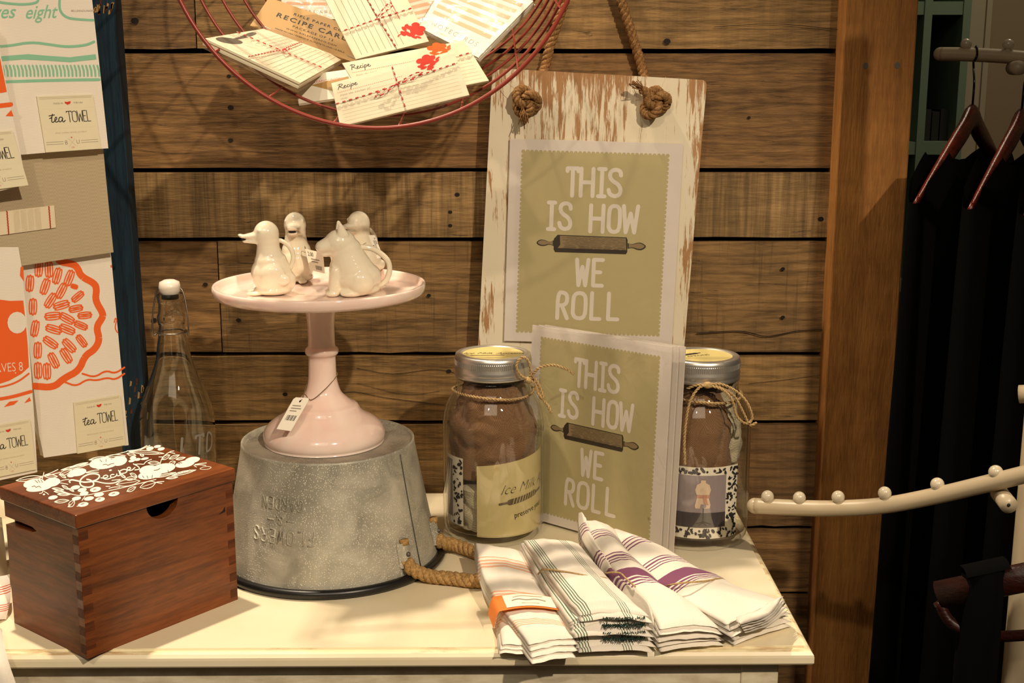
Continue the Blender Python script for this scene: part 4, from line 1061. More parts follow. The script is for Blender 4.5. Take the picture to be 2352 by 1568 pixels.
for k in range(3):
    off = qN * (-.0065 * k) + qU.normalized() * (.004 * k) + Vec((0, 0, -.0005))
    kF = frame(qO + off, qU, qW, qN, .001)
    p = thing('art_print', 'rolling pin print in a shiny clear sleeve leaning in front of the mounted one' if k == 0 else 'sleeved print stacked behind the leaning rolling pin print, only its edge showing', 'print', tuple(kF(100, -246, 0)), None if k == 0 else 'sleeved prints stacked behind the front one')
    m = MB()
    if k == 0: art(m, kF)
    else: m.prism([(0, 0), (PW_, 0), (PW_, -PH_), (0, -PH_)], -.0012, 0, 'mat_white', kF)
    part('sheet', m, p)
    m = MB(); sleeve(m, kF, -1, 209, 4, -245, .0026, 'cellophane_crinkled' if k == 0 else 'cellophane', .0010)
    sleeve(m, kF, -1, 209, 4, -245, -.0026, 'cellophane', .0004)
    for u in (-1, 209): m.grid(lambda a, b, u=u: kF(u, 4 - 249 * b, -.0026 + .0052 * a), 2, 12, 'cellophane')
    part('clear_sleeve', m, p)

# ------------------------------------------------------------------ tea towels lying on the table
def drape(m, left, right, th, mat, nu=18, nv=44, bulge=.004, seed=0, uvr=(0, 1, 0, 1), wr=.0012, layers=1, dz=.0045, fan=.004, drift=.002):
    """a folded cloth strip between two edge lines; each further layer lies below, its end pushed out a little"""
    L0, R0 = [G(*p) for p in left], [G(*p) for p in right]
    rr = random.Random(seed * 13 + 1)
    for k in range(layers):
        e0 = (L0[-1] + R0[-1] - L0[-2] - R0[-2]).normalized(); sd = (R0[-1] - L0[-1]).normalized()
        d0, d1 = rr.uniform(-.3, 1) * drift, rr.uniform(-.6, 1) * drift
        ext = fan * k * rr.uniform(.5, 1.1)
        def shift(P, q, sg):
            o = []
            for i, p in enumerate(P):
                t = i / (len(P) - 1); g = p + e0 * (ext * t * t) + sd * (q * k * (.4 + .6 * t))
                g.z = max(p.z - dz * k, .0028 + .0012 * (layers - k)); o.append(g)
            return o
        Lc, Rc = catmull(shift(L0, -abs(d0), -1), 12), catmull(shift(R0, d1, 1), 12)
        def at(C, v):
            t = v * (len(C) - 1); i = min(int(t), len(C) - 2); return C[i].lerp(C[i + 1], t - i)
        hh = th
        def fn(u, v, k=k):
            a, b = at(Lc, v), at(Rc, v)
            if u <= .5: s_, top = u * 2, 1
            else: s_, top = 2 - u * 2, 0
            ed = min(s_, 1 - s_)
            rnd = sqrt(max(0, 1 - (1 - min(ed / .05, 1)) ** 2))
            p = a.lerp(b, s_)
            end = sqrt(max(0, 1 - (1 - min(min(v, 1 - v) / .012, 1)) ** 2))
            wv = wr * (noise.noise((s_ * 3.1 + seed, v * 5.3, seed)) + .6 * noise.noise((s_ * 8 + seed, v * 9, seed + k * .4)) + .5 * v * v * noise.noise((s_ * 6 + k * 3.7, 2, seed)))
            z = p.z + bulge * sin(pi * s_) * (.35 + .65 * min(1, min(v, 1 - v) * 6)) + wv
            zz = z - hh / 2 + (hh / 2) * rnd * end * (1 if top else -1)
            return Vec((p.x, p.y, max(zz, .0004 + (.0006 if top else 0))))
        m.grid(fn, nu * 2, nv, mat, closed_u=True, uvf=lambda u, v: (uvr[0] + (uvr[1] - uvr[0]) * (u * 2 if u <= .5 else 2 - 2 * u), uvr[2] + (uvr[3] - uvr[2]) * v))
def towel(label, base):
    return thing('folded_tea_towel', label, 'tea towel', tuple(base), 'folded striped towels on the table')
ta = towel('white tea towel with fine orange stripes and an orange paper band, folded on the table', G(1200, 1400, 0))
m = MB()
drape(m, [(1090, 1256, .019), (1108, 1330, .016), (1138, 1398, .012), (1152, 1478, .010)], [(1200, 1275, .016), (1240, 1350, .014), (1245, 1420, .012), (1228, 1480, .010)], .0032, 'towel_orange_stripe', seed=1, layers=3, dz=.0034)
drape(m, [(1089, 1244, .032), (1107, 1319, .027), (1145, 1388, .024), (1178, 1430, .021), (1214, 1477, .017)], [(1200, 1263, .028), (1240, 1337, .026), (1285, 1405, .023), (1302, 1435, .020), (1320, 1462, .017)], .0034, 'towel_orange_stripe', seed=3, layers=4, dz=.0042)
part('cloth', m, ta)
m = MB()
bq = [G(1134, 1372, .0275), G(1270, 1374, .0285), G(1284, 1404, .0265), G(1148, 1406, .0255)]
F = quad(bq, 136, 32)
m.grid(lambda u, v: F(136 * u, -32 * v, .0012 + .0035 * sin(pi * u)), 12, 2, 'orange_band'); 
m.grid(lambda u, v: F(-18 * u, -32 * v - 8 * u, .0012 - .014 * u * u), 6, 2, 'orange_band')
lf = lambda u, v, h: F(u, v, .0018 + .0035 * sin(pi * u / 136) + h)
m.add([lf(18 + 114 * i / 10, v, 0) for v in (-2, -29) for i in range(11)], [(i, i + 1, 12 + i, 11 + i) for i in range(10)], 'paper_white')
m.stroke(chaikin([(40, -9), (60, -6), (85, -8), (108, -6)], 2), 1.2, 'pale_ink', lf, .0004)
m.stroke(chaikin([(35, -16), (50, -13), (70, -17), (90, -13), (112, -16)], 2), 1.4, 'grey_ink', lf, .0004); m.stroke([(55, -23), (95, -23)], 1.0, 'pale_ink', lf, .0004)
part('paper_band', m, ta)
tg = towel('white tea towel with lengthwise green stripes between the orange and purple ones', G(1350, 1380, 0))
m = MB()
drape(m, [(1196, 1264, .022), (1240, 1340, .019), (1302, 1428, .016), (1322, 1458, .014)], [(1340, 1280, .022), (1400, 1354, .020), (1462, 1418, .016), (1494, 1456, .014)], .0036, 'towel_green_stripe', seed=4, layers=4, dz=.0036, bulge=.007)
drape(m, [(1194, 1244, .038), (1237, 1326, .034), (1296, 1414, .030), (1310, 1432, .027)], [(1334, 1260, .037), (1397, 1336, .035), (1464, 1400, .030), (1495, 1430, .027)], .0036, 'towel_green_stripe', seed=6, layers=3, dz=.0042, bulge=.008)
drape(m, [(1202, 1236, .046), (1252, 1312, .043), (1300, 1375, .040), (1330, 1408, .037)], [(1331, 1246, .046), (1394, 1320, .045), (1462, 1386, .040), (1494, 1412, .036)], .0036, 'towel_green_stripe', seed=7, layers=2, dz=.0045, bulge=.009)
part('cloth', m, tg)
m = MB()
rr = random.Random(4)
for zz, yy in ((.034, 1413), (.0275, 1431), (.0205, 1446), (.0135, 1462)):
    for rp_ in range(3):
        pts = []
        for k in range(46):
            px = 1384 + k * 2.15 + rr.uniform(-1, 1)
            pts.append(G(px, yy + (px - 1430) * -.02 + (3.2 if k % 2 else -3.2) * rr.uniform(.2, 1.2) + rp_ * 2 - 1, zz + rr.uniform(-.0008, .0012)) + Vec((0, -.003, 0)))
        m.tube(pts, .00045, 'dark_green_thread', 4)
part('stitching', m, tg, label='dark green thread at the folded end')
m = MB(); m.tube(catmull([G(1236, 1318, .036), G(1250, 1307, .046), G(1300, 1313, .050), G(1350, 1322, .051), G(1392, 1328, .047), G(1400, 1340, .036)], 8), .0009, 'twine', 6); part('twine_tie', m, tg)
tp = towel('white tea towel with purple stripes, bunched upright at one end, next to green striped one', G(1440, 1360, 0))
m = MB()
drape(m, [(1330, 1215, .022), (1342, 1268, .018), (1385, 1320, .016), (1465, 1405, .014), (1511, 1468, .012)], [(1400, 1250, .022), (1450, 1300, .020), (1500, 1352, .018), (1600, 1420, .015), (1662, 1452, .012)], .0036, 'towel_purple_stripe', seed=8, layers=3, dz=.004)
drape(m, [(1327, 1190, .040), (1338, 1250, .036), (1382, 1308, .030), (1440, 1375, .024), (1508, 1456, .018)], [(1350, 1215, .042), (1400, 1275, .040), (1450, 1330, .034), (1540, 1400, .026), (1650, 1446, .018)], .0040, 'towel_purple_stripe', seed=9, layers=2, dz=.0045)
drape(m, [(1327, 1172, .062), (1334, 1236, .048), (1378, 1306, .038), (1402, 1340, .036), (1466, 1392, .030), (1490, 1420, .025)], [(1345, 1186, .066), (1362, 1232, .056), (1400, 1296, .046), (1425, 1334, .042), (1492, 1396, .034), (1500, 1424, .027)], .0045, 'towel_purple_stripe', seed=10, bulge=.008, layers=3, dz=.0045)
drape(m, [(1342, 1190, .062), (1362, 1240, .054), (1398, 1296, .048), (1424, 1330, .044), (1484, 1384, .036), (1514, 1440, .026)], [(1414, 1214, .058), (1440, 1262, .050), (1500, 1320, .044), (1530, 1352, .040), (1600, 1392, .030), (1655, 1438, .022)], .0045, 'towel_purple_stripe', seed=11, bulge=.010, layers=2, dz=.005)
part('cloth', m, tp)
m = MB(); m.tube(catmull([G(1380, 1318, .034), G(1392, 1316, .046), G(1406, 1314, .051), G(1425, 1316, .052), G(1440, 1330, .052), G(1460, 1348, .046)], 8), .0009, 'twine', 6); part('twine_tie', m, tp)
tq = towel('white tea towel with wide purple band, topmost of the purple pair at the table corner', G(1620, 1380, 0))
m = MB()
drape(m, [(1410, 1250, .026), (1485, 1332, .022), (1586, 1398, .018), (1680, 1452, .013)], [(1526, 1275, .026), (1636, 1334, .021), (1728, 1380, .016), (1812, 1410, .013)], .0038, 'towel_purple_stripe', seed=12, layers=3, dz=.0042)
drape(m, [(1393, 1219, .052), (1430, 1277, .046), (1478, 1324, .040), (1528, 1350, .036), (1584, 1384, .033), (1668, 1430, .027)], [(1414, 1215, .052), (1514, 1251, .044), (1594, 1296, .038), (1654, 1322, .035), (1706, 1350, .033), (1806, 1378, .028)], .0040, 'towel_purple_stripe', seed=14, bulge=.009, layers=3, dz=.0048)
for k in range(5):
    z = .036 - .0042 * k
    drape(m, [(1690, 1414 + 4 * k, z), (1730, 1404 + 5 * k, z + .001), (1766, 1388 + 6 * k, z + .002)], [(1700 + 3 * k, 1430 + 5 * k, z - .002), (1768, 1408 + 6 * k, z - .001), (1800 + 3 * k, 1364 + 8 * k, z + .003)], .0030, 'towel_white', seed=20 + k, nu=8, nv=14, bulge=.002)
part('cloth', m, tq)
m = MB(); m.tube(catmull([G(1526, 1352, .030), G(1534, 1344, .042), G(1570, 1338, .048), (G(1620, 1334, .046)), G(1652, 1328, .040), G(1668, 1334, .032)], 8), .0009, 'twine', 6); part('twine_tie', m, tq)

# ------------------------------------------------------------------ towels hanging beside the wall
YAW = R(38)
tT, tN = Vec((cos(YAW), sin(YAW), 0)), Vec((sin(YAW), -cos(YAW), 0))
tO = Vec((-.437, 1.400, 0))
def plane(off):
    O = tO + tN * off
    def F(u, v, h): return PL(u, v, O + tN * h, tN)
    return F
c28 = lambda x, y, oy=0: (x / 2.8, oy + y / 2.8)
def hang(label, off, out, th=.010, mat='towel_white', group=None):
    F = plane(off)
    pts = [F(p[0], p[1], 0) for p in out]
    cen = sum(pts, Vec((0, 0, 0))) / len(pts)
    t = thing('hanging_towel', label, 'tea towel', tuple(cen), group)
    m = MB()
    n = 3
    for k in range(n):
        d = -th * k / n
        ins = .0012 * (k % 2)
        q = [cen + (p - cen) * (1 - ins * 4) for p in pts]
        m.add([p + tN * d for p in q] + [p + tN * (d - th / n * .86) for p in q], [tuple(range(len(q))), tuple(range(2 * len(q) - 1, len(q) - 1, -1))] + [(i, (i + 1) % len(q), len(q) + (i + 1) % len(q), len(q) + i) for i in range(len(q))], mat)
    part('cloth', m, t, .0012)
    return t, F
def tealabel(t, off, c4, cut=None):
    F0 = plane(off)
    pts = [F0(*p, 0) for p in c4]
    F = quad(pts, 120, 125)
    m = MB()
    m.prism([(0, 0), (120, 0), (120, -125), (0, -125)], -.0012, .0006, 'cream_label', F)
    h = .0008
    for v in (-3, -6): m.stroke([(4, v), (116, v)], .8, 'pale_ink', F, h, cap=False)
    tx(m, 'MADE IN', F, 32, -19, 5.2, 'grey_ink', h); tx(m, 'THE USA', F, 75, -19, 5.2, 'grey_ink', h)
    m.poly([(57, -13.5), (61, -15), (66, -14), (69, -13), (69.5, -16), (67, -19.5), (64, -20), (62.5, -21.5), (60, -19.5), (57, -18)], 'red_ink', F, h)
    for v in (-29, -73):
        for k in range(26): m.disc(6 + k * 4.3, v, .45, 'pale_ink', F, h, 6)
    script(m, TEA, F, 18, -60, 22, 1.9, 'ink', h, .95, .12)
    x = 56
    for ch, wd in (('T', 12), ('O', 12), ('W', 13), ('E', 9), ('L', 9)):
        glyph(m, ch, F, x, x + wd, -61, -35, 1.5, 'ink', h); x += wd - .6
    tx(m, 'thick cotton canvas product', F, 60, -85, 6, 'pale_ink', h, .2, 'CENTER')
    for v in (-103, -108):
        m.stroke([(4, v), (41, v)], .7, 'grey_ink', F, h, cap=False); m.stroke([(79, v), (116, v)], .7, 'grey_ink', F, h, cap=False)
    m.stroke([(52, -97), (67, -115)], .6, 'pale_ink', F, h); m.stroke([(67, -97), (52, -115)], .6, 'pale_ink', F, h)
    glyph(m, 'B', F, 44, 50, -110, -101, .9, 'grey_ink', h); glyph(m, 'U', F, 69, 75.5, -110, -101, .9, 'grey_ink', h)
    m.poly([(59.5 + (2.4 if k % 2 == 0 else 1) * sin(pi * k / 5), -95 + (2.4 if k % 2 == 0 else 1) * cos(pi * k / 5)) for k in range(10)], 'red_ink', F, h)
    tx(m, 'CO', F, 59.5, -119, 4.5, 'red_ink', h, 0, 'CENTER')
    part('paper_label', m, t, label='cream paper label printed teaTOWEL')
# mint printed towel (upper)
t, F = hang('white tea towel with mint green printed lines hanging beside the blue post', .024, [(-70, -140), (199, -140), (209, 0), (228, 170), (246, 338), (150, 344), (55, 352), (-70, 360)])
m = MB(); h = .0002
s_ = lambda pts, wd, mt='mint_ink', oy=0, sm=True: m.stroke(chaikin([c28(x, y, oy) for x, y in pts], 2 if sm else 0), wd / 2.8, mt, F, h)
s_([(390, -60), (380, 30), (390, 80), (430, 115), (500, 125), (600, 130)], 16); s_([(-30, 10), (60, 24), (160, 30), (240, 18), (248, -10)], 16)
s_([(-30, 300), (60, 295), (200, 270), (330, 288), (430, 302), (550, 292), (605, 268)], 17)
m.poly([c28(*p) for p in [(-60, 365), (0, 362), (180, 348), (300, 358), (450, 368), (615, 348), (621, 382), (450, 400), (300, 390), (150, 382), (0, 395), (-60, 398)]], 'mint_ink', F, h)
for k in range(26):
    x = 20 + k * 24.5; s_([(x - 6, 422), (x + 4, 455), (x + 6, 488)], 13, sm=False)
s_([(30, 526), (200, 520), (400, 515), (638, 512)], 19)
UP = lambda u, v, hh: F(u, -v, hh)
tx(m, 'serves', UP, -70, -44, 44, 'mint_ink', h, .35, 'LEFT', .92, .008, .03); tx(m, 'eight', UP, 56, -43, 44, 'mint_ink', h, .35, 'LEFT', .84, .008, .03)
tx(m, 'BELLEANDUNION', UP, 163, -27, 6.5, 'grey_ink', h, 0, 'LEFT', 1.0)
part('mint_print', m, t)
tealabel(t, .026, [c28(235, 620), c28(595, 606), c28(648, 955), c28(294, 980)])
# orange printed towel (upper, cut by the frame)
t, F = hang('white tea towel with orange print overlapping the mint printed one', .040, [(-120, 60), (-8, 60), (0, 132), (14, 210), (40, 330), (58, 422), (-10, 438), (-90, 450)])
m = MB()
m.poly([c28(*p) for p in [(-150, 330), (-5, 345), (12, 430), (44, 590), (10, 597), (-60, 600), (-150, 600)]], 'orange_ink', F, h)
s_([(-60, 545), (0, 530), (36, 510)], 10, 'towel_white'); s_([(-90, 690), (0, 680), (70, 672)], 30, 'orange_ink'); m.poly([c28(*p) for p in [(36, 746), (72, 706), (88, 748)]], 'orange_ink', F, h)
part('orange_print', m, t)
tealabel(t, .042, [c28(-280, 872), c28(78, 838), c28(182, 1190), c28(-178, 1238)])
# linen towel
t, F = hang('beige linen tea towel with a stitched ribbon tag hanging under the mint one', .012, [(-80, 300), (231, 300), (240, 400), (250, 500), (258, 577), (120, 597), (0, 615), (-80, 627)], .012, 'linen')
m = MB(); rq = [F(*c28(-20, 1362), 0), F(*c28(345, 1320), 0), F(*c28(356, 1462), 0), F(*c28(-8, 1512), 0)]
Q = quad(rq, 365, 145)
m.prism([(0, 0), (365, 0), (365, -145), (0, -145)], .0002, .0016, 'ribbon_cream', Q)
for i in range(2):
    pts = [(58 + 270 * i + 2.5 * (k % 2), -2 - k * 8.8) for k in range(17)]
    m.stroke(pts, 8, 'red_stitch', Q, .0020)
for k in range(22):
    for a, b in ((95, 140), (140, 185), (185, 230), (230, 275)):
        sg = 1 if a in (95, 185) else -1
        m.stroke([(a + 3, -8 - k * 6.2 - sg * 8), (b - 3, -8 - k * 6.2 + sg * 8)] if 12 < k * 6.2 < 118 else [(a + 3, -8 - k * 6.2), (b - 3, -8 - k * 6.2)], 1.2, 'pale_ink', Q, .0018, cap=False)
part('ribbon_tag', m, t)
# citrus printed towel
t, F = hang('white tea towel with orange scalloped ring print hanging beside the glass bottle', .0, [(46, 560), (248, 560), (253, 590), (262, 690), (272, 800), (284, 930), (293, 1020), (200, 1034), (103, 1048), (93, 1000), (80, 890), (66, 760)], .012)
m = MB()
s_([(370, 120), (375, 170), (470, 185), (500, 210), (520, 265), (610, 310), (622, 350), (612, 420), (662, 500), (660, 530), (618, 590), (642, 670), (610, 735), (545, 775), (510, 870), (410, 920), (345, 980), (220, 970)], 44, 'orange_ink', 540)
for cx, cy, rot in ((192, 310, 1.5), (212, 460, 1.55), (225, 600, 1.4), (243, 740, 1.55), (250, 215, 1.5), (315, 220, 1.6), (245, 870, 1.6), (302, 875, 1.6), (290, 330, 1.25), (325, 420, 1.0), (340, 520, .1), (345, 605, -.3), (325, 690, -.6), (345, 805, -1.1), (425, 775, -1.0),
                    (368, 262, 1.3), (395, 358, 1.1), (395, 450, .3), (430, 535, -.5), (432, 605, -.4), (445, 710, -.8), (445, 275, 1.2), (478, 330, -.3), (500, 395, .7), (488, 472, .2), (520, 580, -.4), (545, 515, .1), (525, 680, -.9)):
    L, Wd = (56, 26) if cx < 470 else (48, 22)
    if (cx, cy) == (478, 330): L, Wd = 24, 14
    c, d = cos(rot), -sin(rot)
    for o_ in (-.62, 0, .62):
        m.stroke([c28(x, y, 540) for x, y in ell(cx + o_ * Wd * d * -1 * .9, cy + o_ * Wd * c * .9, L * (1 - .18 * abs(o_)), Wd * .36, atan2(d, c), 14)], 8 / 2.8, 'orange_ink', F, h, True)
s_([(420, 945), (490, 972), (560, 925), (620, 935), (690, 915), (740, 930), (800, 890)], 12, 'orange_ink', 540); s_([(530, 890), (610, 915), (680, 868), (740, 890), (800, 850)], 12, 'orange_ink', 540)
s_([(735, 560), (742, 530), (752, 545), (745, 565), (740, 600), (755, 625)], 8, 'orange_ink', 540); s_([(715, 195), (716, 205)], 9, 'orange_ink', 540)
part('orange_print', m, t)
tealabel(t, .002, [c28(472, 1077, 540), c28(772, 1026, 540), c28(806, 1348, 540), c28(498, 1404, 540)])
# orange bowl towel, lower, cut by the frame
t, F = hang('white tea towel with solid orange printed bowl marked serves 8', .014, [(-110, 570), (40, 570), (47, 612), (58, 720), (67, 830), (76, 960), (83, 1082), (0, 1100), (-90, 1118)], .010)
m = MB()
m.poly([c28(x, y, 540) for x, y in [(-250, 400), (-60, 400), (0, 414), (60, 422), (150, 420), (165, 560), (178, 700), (186, 848), (140, 890), (60, 935), (0, 955), (-250, 1000)]], 'orange_ink', F, h)
m.poly([c28(x, y, 540) for x, y in ell(110, 562, 62, 70)], 'towel_white', lambda u, v, hh: F(u, v, hh + .0003), h)
UPo = lambda u, v, hh: F(u, -v, hh)
tx(m, 'SERVES 8', UPo, 54, -851, 30, 'towel_white', h + .0004, 0, 'RIGHT', .72, -.01, .07)
s_([(-60, 985), (40, 970), (120, 940), (185, 890)], 12, 'orange_ink', 540); s_([(-60, 1060), (60, 1045), (200, 1005)], 22, 'orange_ink', 540); s_([(-60, 930), (20, 920), (100, 885)], 8, 'towel_white', 540)
m.poly([c28(x, y, 540) for x, y in [(25, 1105), (60, 1070), (120, 1062), (90, 1090)]], 'orange_ink', F, h); m.poly([c28(x, y, 540) for x, y in [(155, 1080), (190, 1040), (200, 1065)]], 'orange_ink', F, h)
m.poly([c28(x, y, 540) for x, y in [(132, 205), (150, 200), (155, 300), (128, 260)]], 'orange_ink', F, h)
part('orange_print', m, t)
tealabel(t, .016, [c28(-120, 1240, 540), c28(192, 1184, 540), c28(231, 1505, 540), c28(-70, 1566, 540)])
# ladder carrying them
ld = thing('display_ladder', 'dark blue painted wooden upright beside the hanging tea towels', 'ladder', (-.45, 1.47, 0))
m = MB()
pa, pb = V(240, 0, 1.47), V(323, 1110, 1.47)
pb = pa + (pb - pa) * (pa.z / (pa.z - pb.z)); pt = pa + (pa - pb) * .5
hw = .0152
m.add([p + Vec((sx * hw, sy * .012, 0)) for p in (pb, pt) for sx, sy in ((-1, -1), (1, -1), (1, 1), (-1, 1))], [(3, 2, 1, 0), (4, 5, 6, 7), (0, 1, 5, 4), (1, 2, 6, 5), (2, 3, 7, 6), (3, 0, 4, 7)], 'blue_paint')
rr = random.Random(3)
for py0 in (0, 2, 4, 870, 900, 940):
    for k in range(5):
        px = 240 + py0 * .075 + rr.uniform(-24, 24); py = py0 + rr.uniform(2, 26)
        q = V(px, py, 1.4578); L = rr.uniform(.001, .005)
        m.poly([(q.x - .0012, q.z - L), (q.x + .001, q.z - L * .8), (q.x + .002, q.z + L * .7), (q.x, q.z + L)], 'box_end_grain' if k % 2 else 'kraft', lambda u, v, h: Vec((u, 1.4576, v)))
part('side_rail', m, ld, .001)
for z in (.30, .50, .70):
    e = Vec((-.456, 1.452, z)); f = Vec((-.80, 1.15, z)); m = MB(); m.tube([e, f], .008, 'blue_paint', 10); part('rung', m, ld)
m = MB(); f = Vec((-.80, 1.15, 0)); m.box((f.x - .015, f.y - .012, 0), (f.x + .015, f.y + .012, .9), 'blue_paint'); part('side_rail', m, ld)
# cloths at the table's near corner
E = lambda pts, y: [V(a, b, y) for a, b in pts]
def sheet(name, label, rows, mat, th=.006, seed=0, group=None):
    """rows of 3D points lofted into a soft thick cloth"""
    nr_, ncol = len(rows), len(rows[0])
    Rw = [catmull(r, 5) for r in rows]
    Cc = [catmull([r[i] for r in Rw], 5) for i in range(len(Rw[0]))]
    nu, nv = len(Cc) - 1, len(Cc[0]) - 1
    m = MB()
    def g(d):
        def fn(u, v):
            i, j = int(round(u * nu)), int(round(v * nv))
            e = min(u, 1 - u, v, 1 - v); k = min(1, e * 14)
            p = Cc[i][j]; return p + Vec((.2, -1, .1)).normalized() * (d * k + .002 * noise.noise((u * 4, v * 5, seed)))
        return fn
    m.grid(g(th / 2), nu, nv, mat); m.grid(g(-th / 2), nu, nv, mat)
    return single(name, m, tuple(rows[-1][0]), label, 'cloth', group)
sheet('crumpled_cloth', 'crumpled beige linen cloth on the table next to the recipe box', [[V(-60, 1190, 1.27), V(-20, 1182, 1.27), V(4, 1188, 1.28)], [V(-60, 1290, 1.24), V(-10, 1285, 1.235), V(16, 1300, 1.25)], [V(-60, 1340, 1.20), V(-12, 1345, 1.20), V(14, 1350, 1.21)]], 'linen', .008, 1)
sheet('striped_cloth', 'white cloth with red stripes lying on the table under the beige linen', [[V(-60, 1330, 1.19), V(-10, 1325, 1.19), V(22, 1318, 1.195)], [V(-60, 1380, 1.165), V(-10, 1378, 1.16), V(24, 1372, 1.17)], [V(-60, 1420, 1.145), V(-14, 1422, 1.14), V(14, 1422, 1.15)]], 'towel_red_stripe', .008, 2)
sheet('draped_cloth', 'white cloth draped over the near table edge below the recipe box', [[V(-60, 1412, 1.13), V(-20, 1426, 1.125), V(4, 1444, 1.12)], [V(-60, 1480, 1.07), V(-14, 1490, 1.065), V(14, 1500, 1.068)], [V(-60, 1600, 1.055), V(0, 1600, 1.05), V(46, 1600, 1.055)], [V(-60, 1700, 1.05), V(10, 1700, 1.045), V(70, 1700, 1.05)]], 'towel_white', .006, 3)

# ------------------------------------------------------------------ wire basket with cards
RC, RR = (854, -206), 494
NRG = 6
def ringp(k):
    y = 1.20 + .058 * k
    cx, cy, r = RC[0] + 17.5 * k, RC[1] + 1.5 * k, RR - 30 * k
    c = V(cx, cy, y); d = y * cos(PITCH) + (EYE - c.z) * sin(PITCH)
    return c, r / FPX * d
bs = thing('wire_basket', 'round brick red wire basket hung on the wall, holding recipe cards', 'basket', tuple(ringp(0)[0]))
def ring_pt(k, a):
    kk = min(max(k, 0), NRG - 1); i = min(int(kk), NRG - 2); t = kk - i
    c0, r0 = ringp(i); c1_, r1 = ringp(i + 1)
    c = c0.lerp(c1_, t); r = r0 + (r1 - r0) * t
    return c + Vec((r * sin(a), 0, -r * cos(a)))
for k in range(NRG):
    m = MB(); m.tube([ring_pt(k, 2 * pi * i / 120) for i in range(120)], .0020 if k == 0 else .0015, 'brick_red_wire', 8, True)
    part('rim_ring' if k == 0 else 'ring', m, bs)
for a in (-50, -31, -12, 6, 24, 43, 63, 82, 101, 120, 140, 160, 180, 200, 220, 240, 260, 278, 294):
    m = MB(); m.tube([ring_pt(k / 2, R(a)) for k in range(2 * NRG - 1)], .0012, 'brick_red_wire', 6); part('spoke', m, bs)
m = MB()
for s_z in (1,):
    c, r = ringp(NRG - 1); q = c + Vec((0, 0, r))
    m.tube([q, q + Vec((0, .03, .012)), Vec((q.x, WY + .004, q.z + .012))], .003, 'brick_red_wire', 8)
    part('wall_hook', m, bs)
    for a in (60, 120, 240, 300):
        m = MB(); p = ring_pt(NRG - 1, R(a)); m.tube([p, Vec((p.x, WY + .002, p.z))], .002, 'brick_red_wire', 6); part('standoff', m, bs)
def card(name, label, c4, wd, ht, n, mat, draw, sl=3, group=None, smat='cellophane', thick=.0012, twine=None):
    """c4: (px, py, depth) of TL, TR, BR, BL"""
    pts = [V(*p) for p in c4]
    pts[2] = PL(c4[2][0], c4[2][1], pts[0], (pts[1] - pts[0]).cross(pts[3] - pts[0]).normalized())
    F = quad(pts, wd, ht)
    t = thing(name, label, 'cards', tuple(sum(pts, Vec((0, 0, 0))) / 4), group)
    m = MB()
    for k in range(n):
        rr = random.Random(k * 7 + int(wd)); dx, dy = rr.uniform(-.5, .5) * (k > 0), rr.uniform(-.5, .5) * (k > 0)
        m.prism([(dx, dy), (wd + dx, dy), (wd + dx, -ht + dy), (dx, -ht + dy)], -thick * (k + .92), -thick * k, mat, F)
    draw(m, lambda u, v, h: F(u, v, h * .35))
    part('card_stack', m, t)
    if sl is not None:
        m = MB()
        sleeve(m, F, -sl, wd + sl, sl, -ht - sl, .0026, smat, .0010); sleeve(m, F, -sl, wd + sl, sl, -ht - sl, -thick * n - .0012, smat, .0004)
        part('clear_sleeve', m, t)
    if twine:
        m = MB()
        for path in twine:
            m.rope([F(u, v, .0014 if not e else e) for u, v, e in path], .0006, 'paper_white', 1, .004, 5)
            q = [F(u, v, .0016 if not e else e + .0002) for u, v, e in path]
            for i in range(len(q) - 1):
                L = (q[i + 1] - q[i]).length; nseg = max(1, int(L / .006))
                for s in range(nseg):
                    a_, b_ = q[i].lerp(q[i + 1], (s + .1) / nseg), q[i].lerp(q[i + 1], (s + .55) / nseg); m.tube([a_, b_], .0007, 'red_twine', 5)
        part('string_tie', m, t)
    return t
def veg(m, F, x, y, s, h, col='red_ink'):
    for cx, cy, rx, ry, ro in ((-8, 10, 4.5, 4, 0), (0, 13, 5, 4.5, 0), (6, 10, 4.5, 4, .3), (-5, 4, 5, 3, .5), (4, 4, 5, 3, -.4), (0, 7, 5, 5, 0), (10, 3, 4, 1.6, .5), (-9, 1, 4, 2, -.5), (3, -1, 5.5, 2.2, .3), (1, -5, 4.5, 2.4, .2), (12, 7, 3.4, 1.4, .6), (-6, -2, 4, 2, .2)):
        m.disc(x + cx * s, y + cy * s, rx * s, col, F, h, 12, ry * s, ro)
    m.stroke(chaikin([(x + 1 * s, y - 6 * s), (x + 2 * s, y - 10 * s), (x + 4 * s, y - 11 * s)], 2), 1.2 * s, col, F, h)
def recipe_draw(full=True, col='red_ink'):
    def d(m, F):
        script(m, RECIPE, F, 6, -14, 8.6, .75, 'ink', .0004, .95, .12)
        for k in range(34 if full else 60):
            u = 5 + k * 2.35
            if u < 150: m.stroke([(u, -19), (u + 1.3, -19)], .55, 'red_ink', F, .0004, cap=False)
        for k in range(9): m.stroke([(40 if k < 2 else 6, -27 - k * 6.0), (146, -27 - k * 6.0)], .35, 'pale_ink', F, .0004, cap=False)
        if full:
            tx(m, 'from the kitchen of:', F, 7, -26, 4.6, 'grey_ink', .0005, .4, 'LEFT', 1.0, -.01); tx(m, 'time:', F, 7, -32, 4.2, 'grey_ink', .0005, .4, 'LEFT', 1, -.01); tx(m, 'ingredients:', F, 7, -38, 4.2, 'grey_ink', .0005, .4, 'LEFT', 1, -.01)
        veg(m, F, 118, -13, 1.05, .0006, col)
    return d
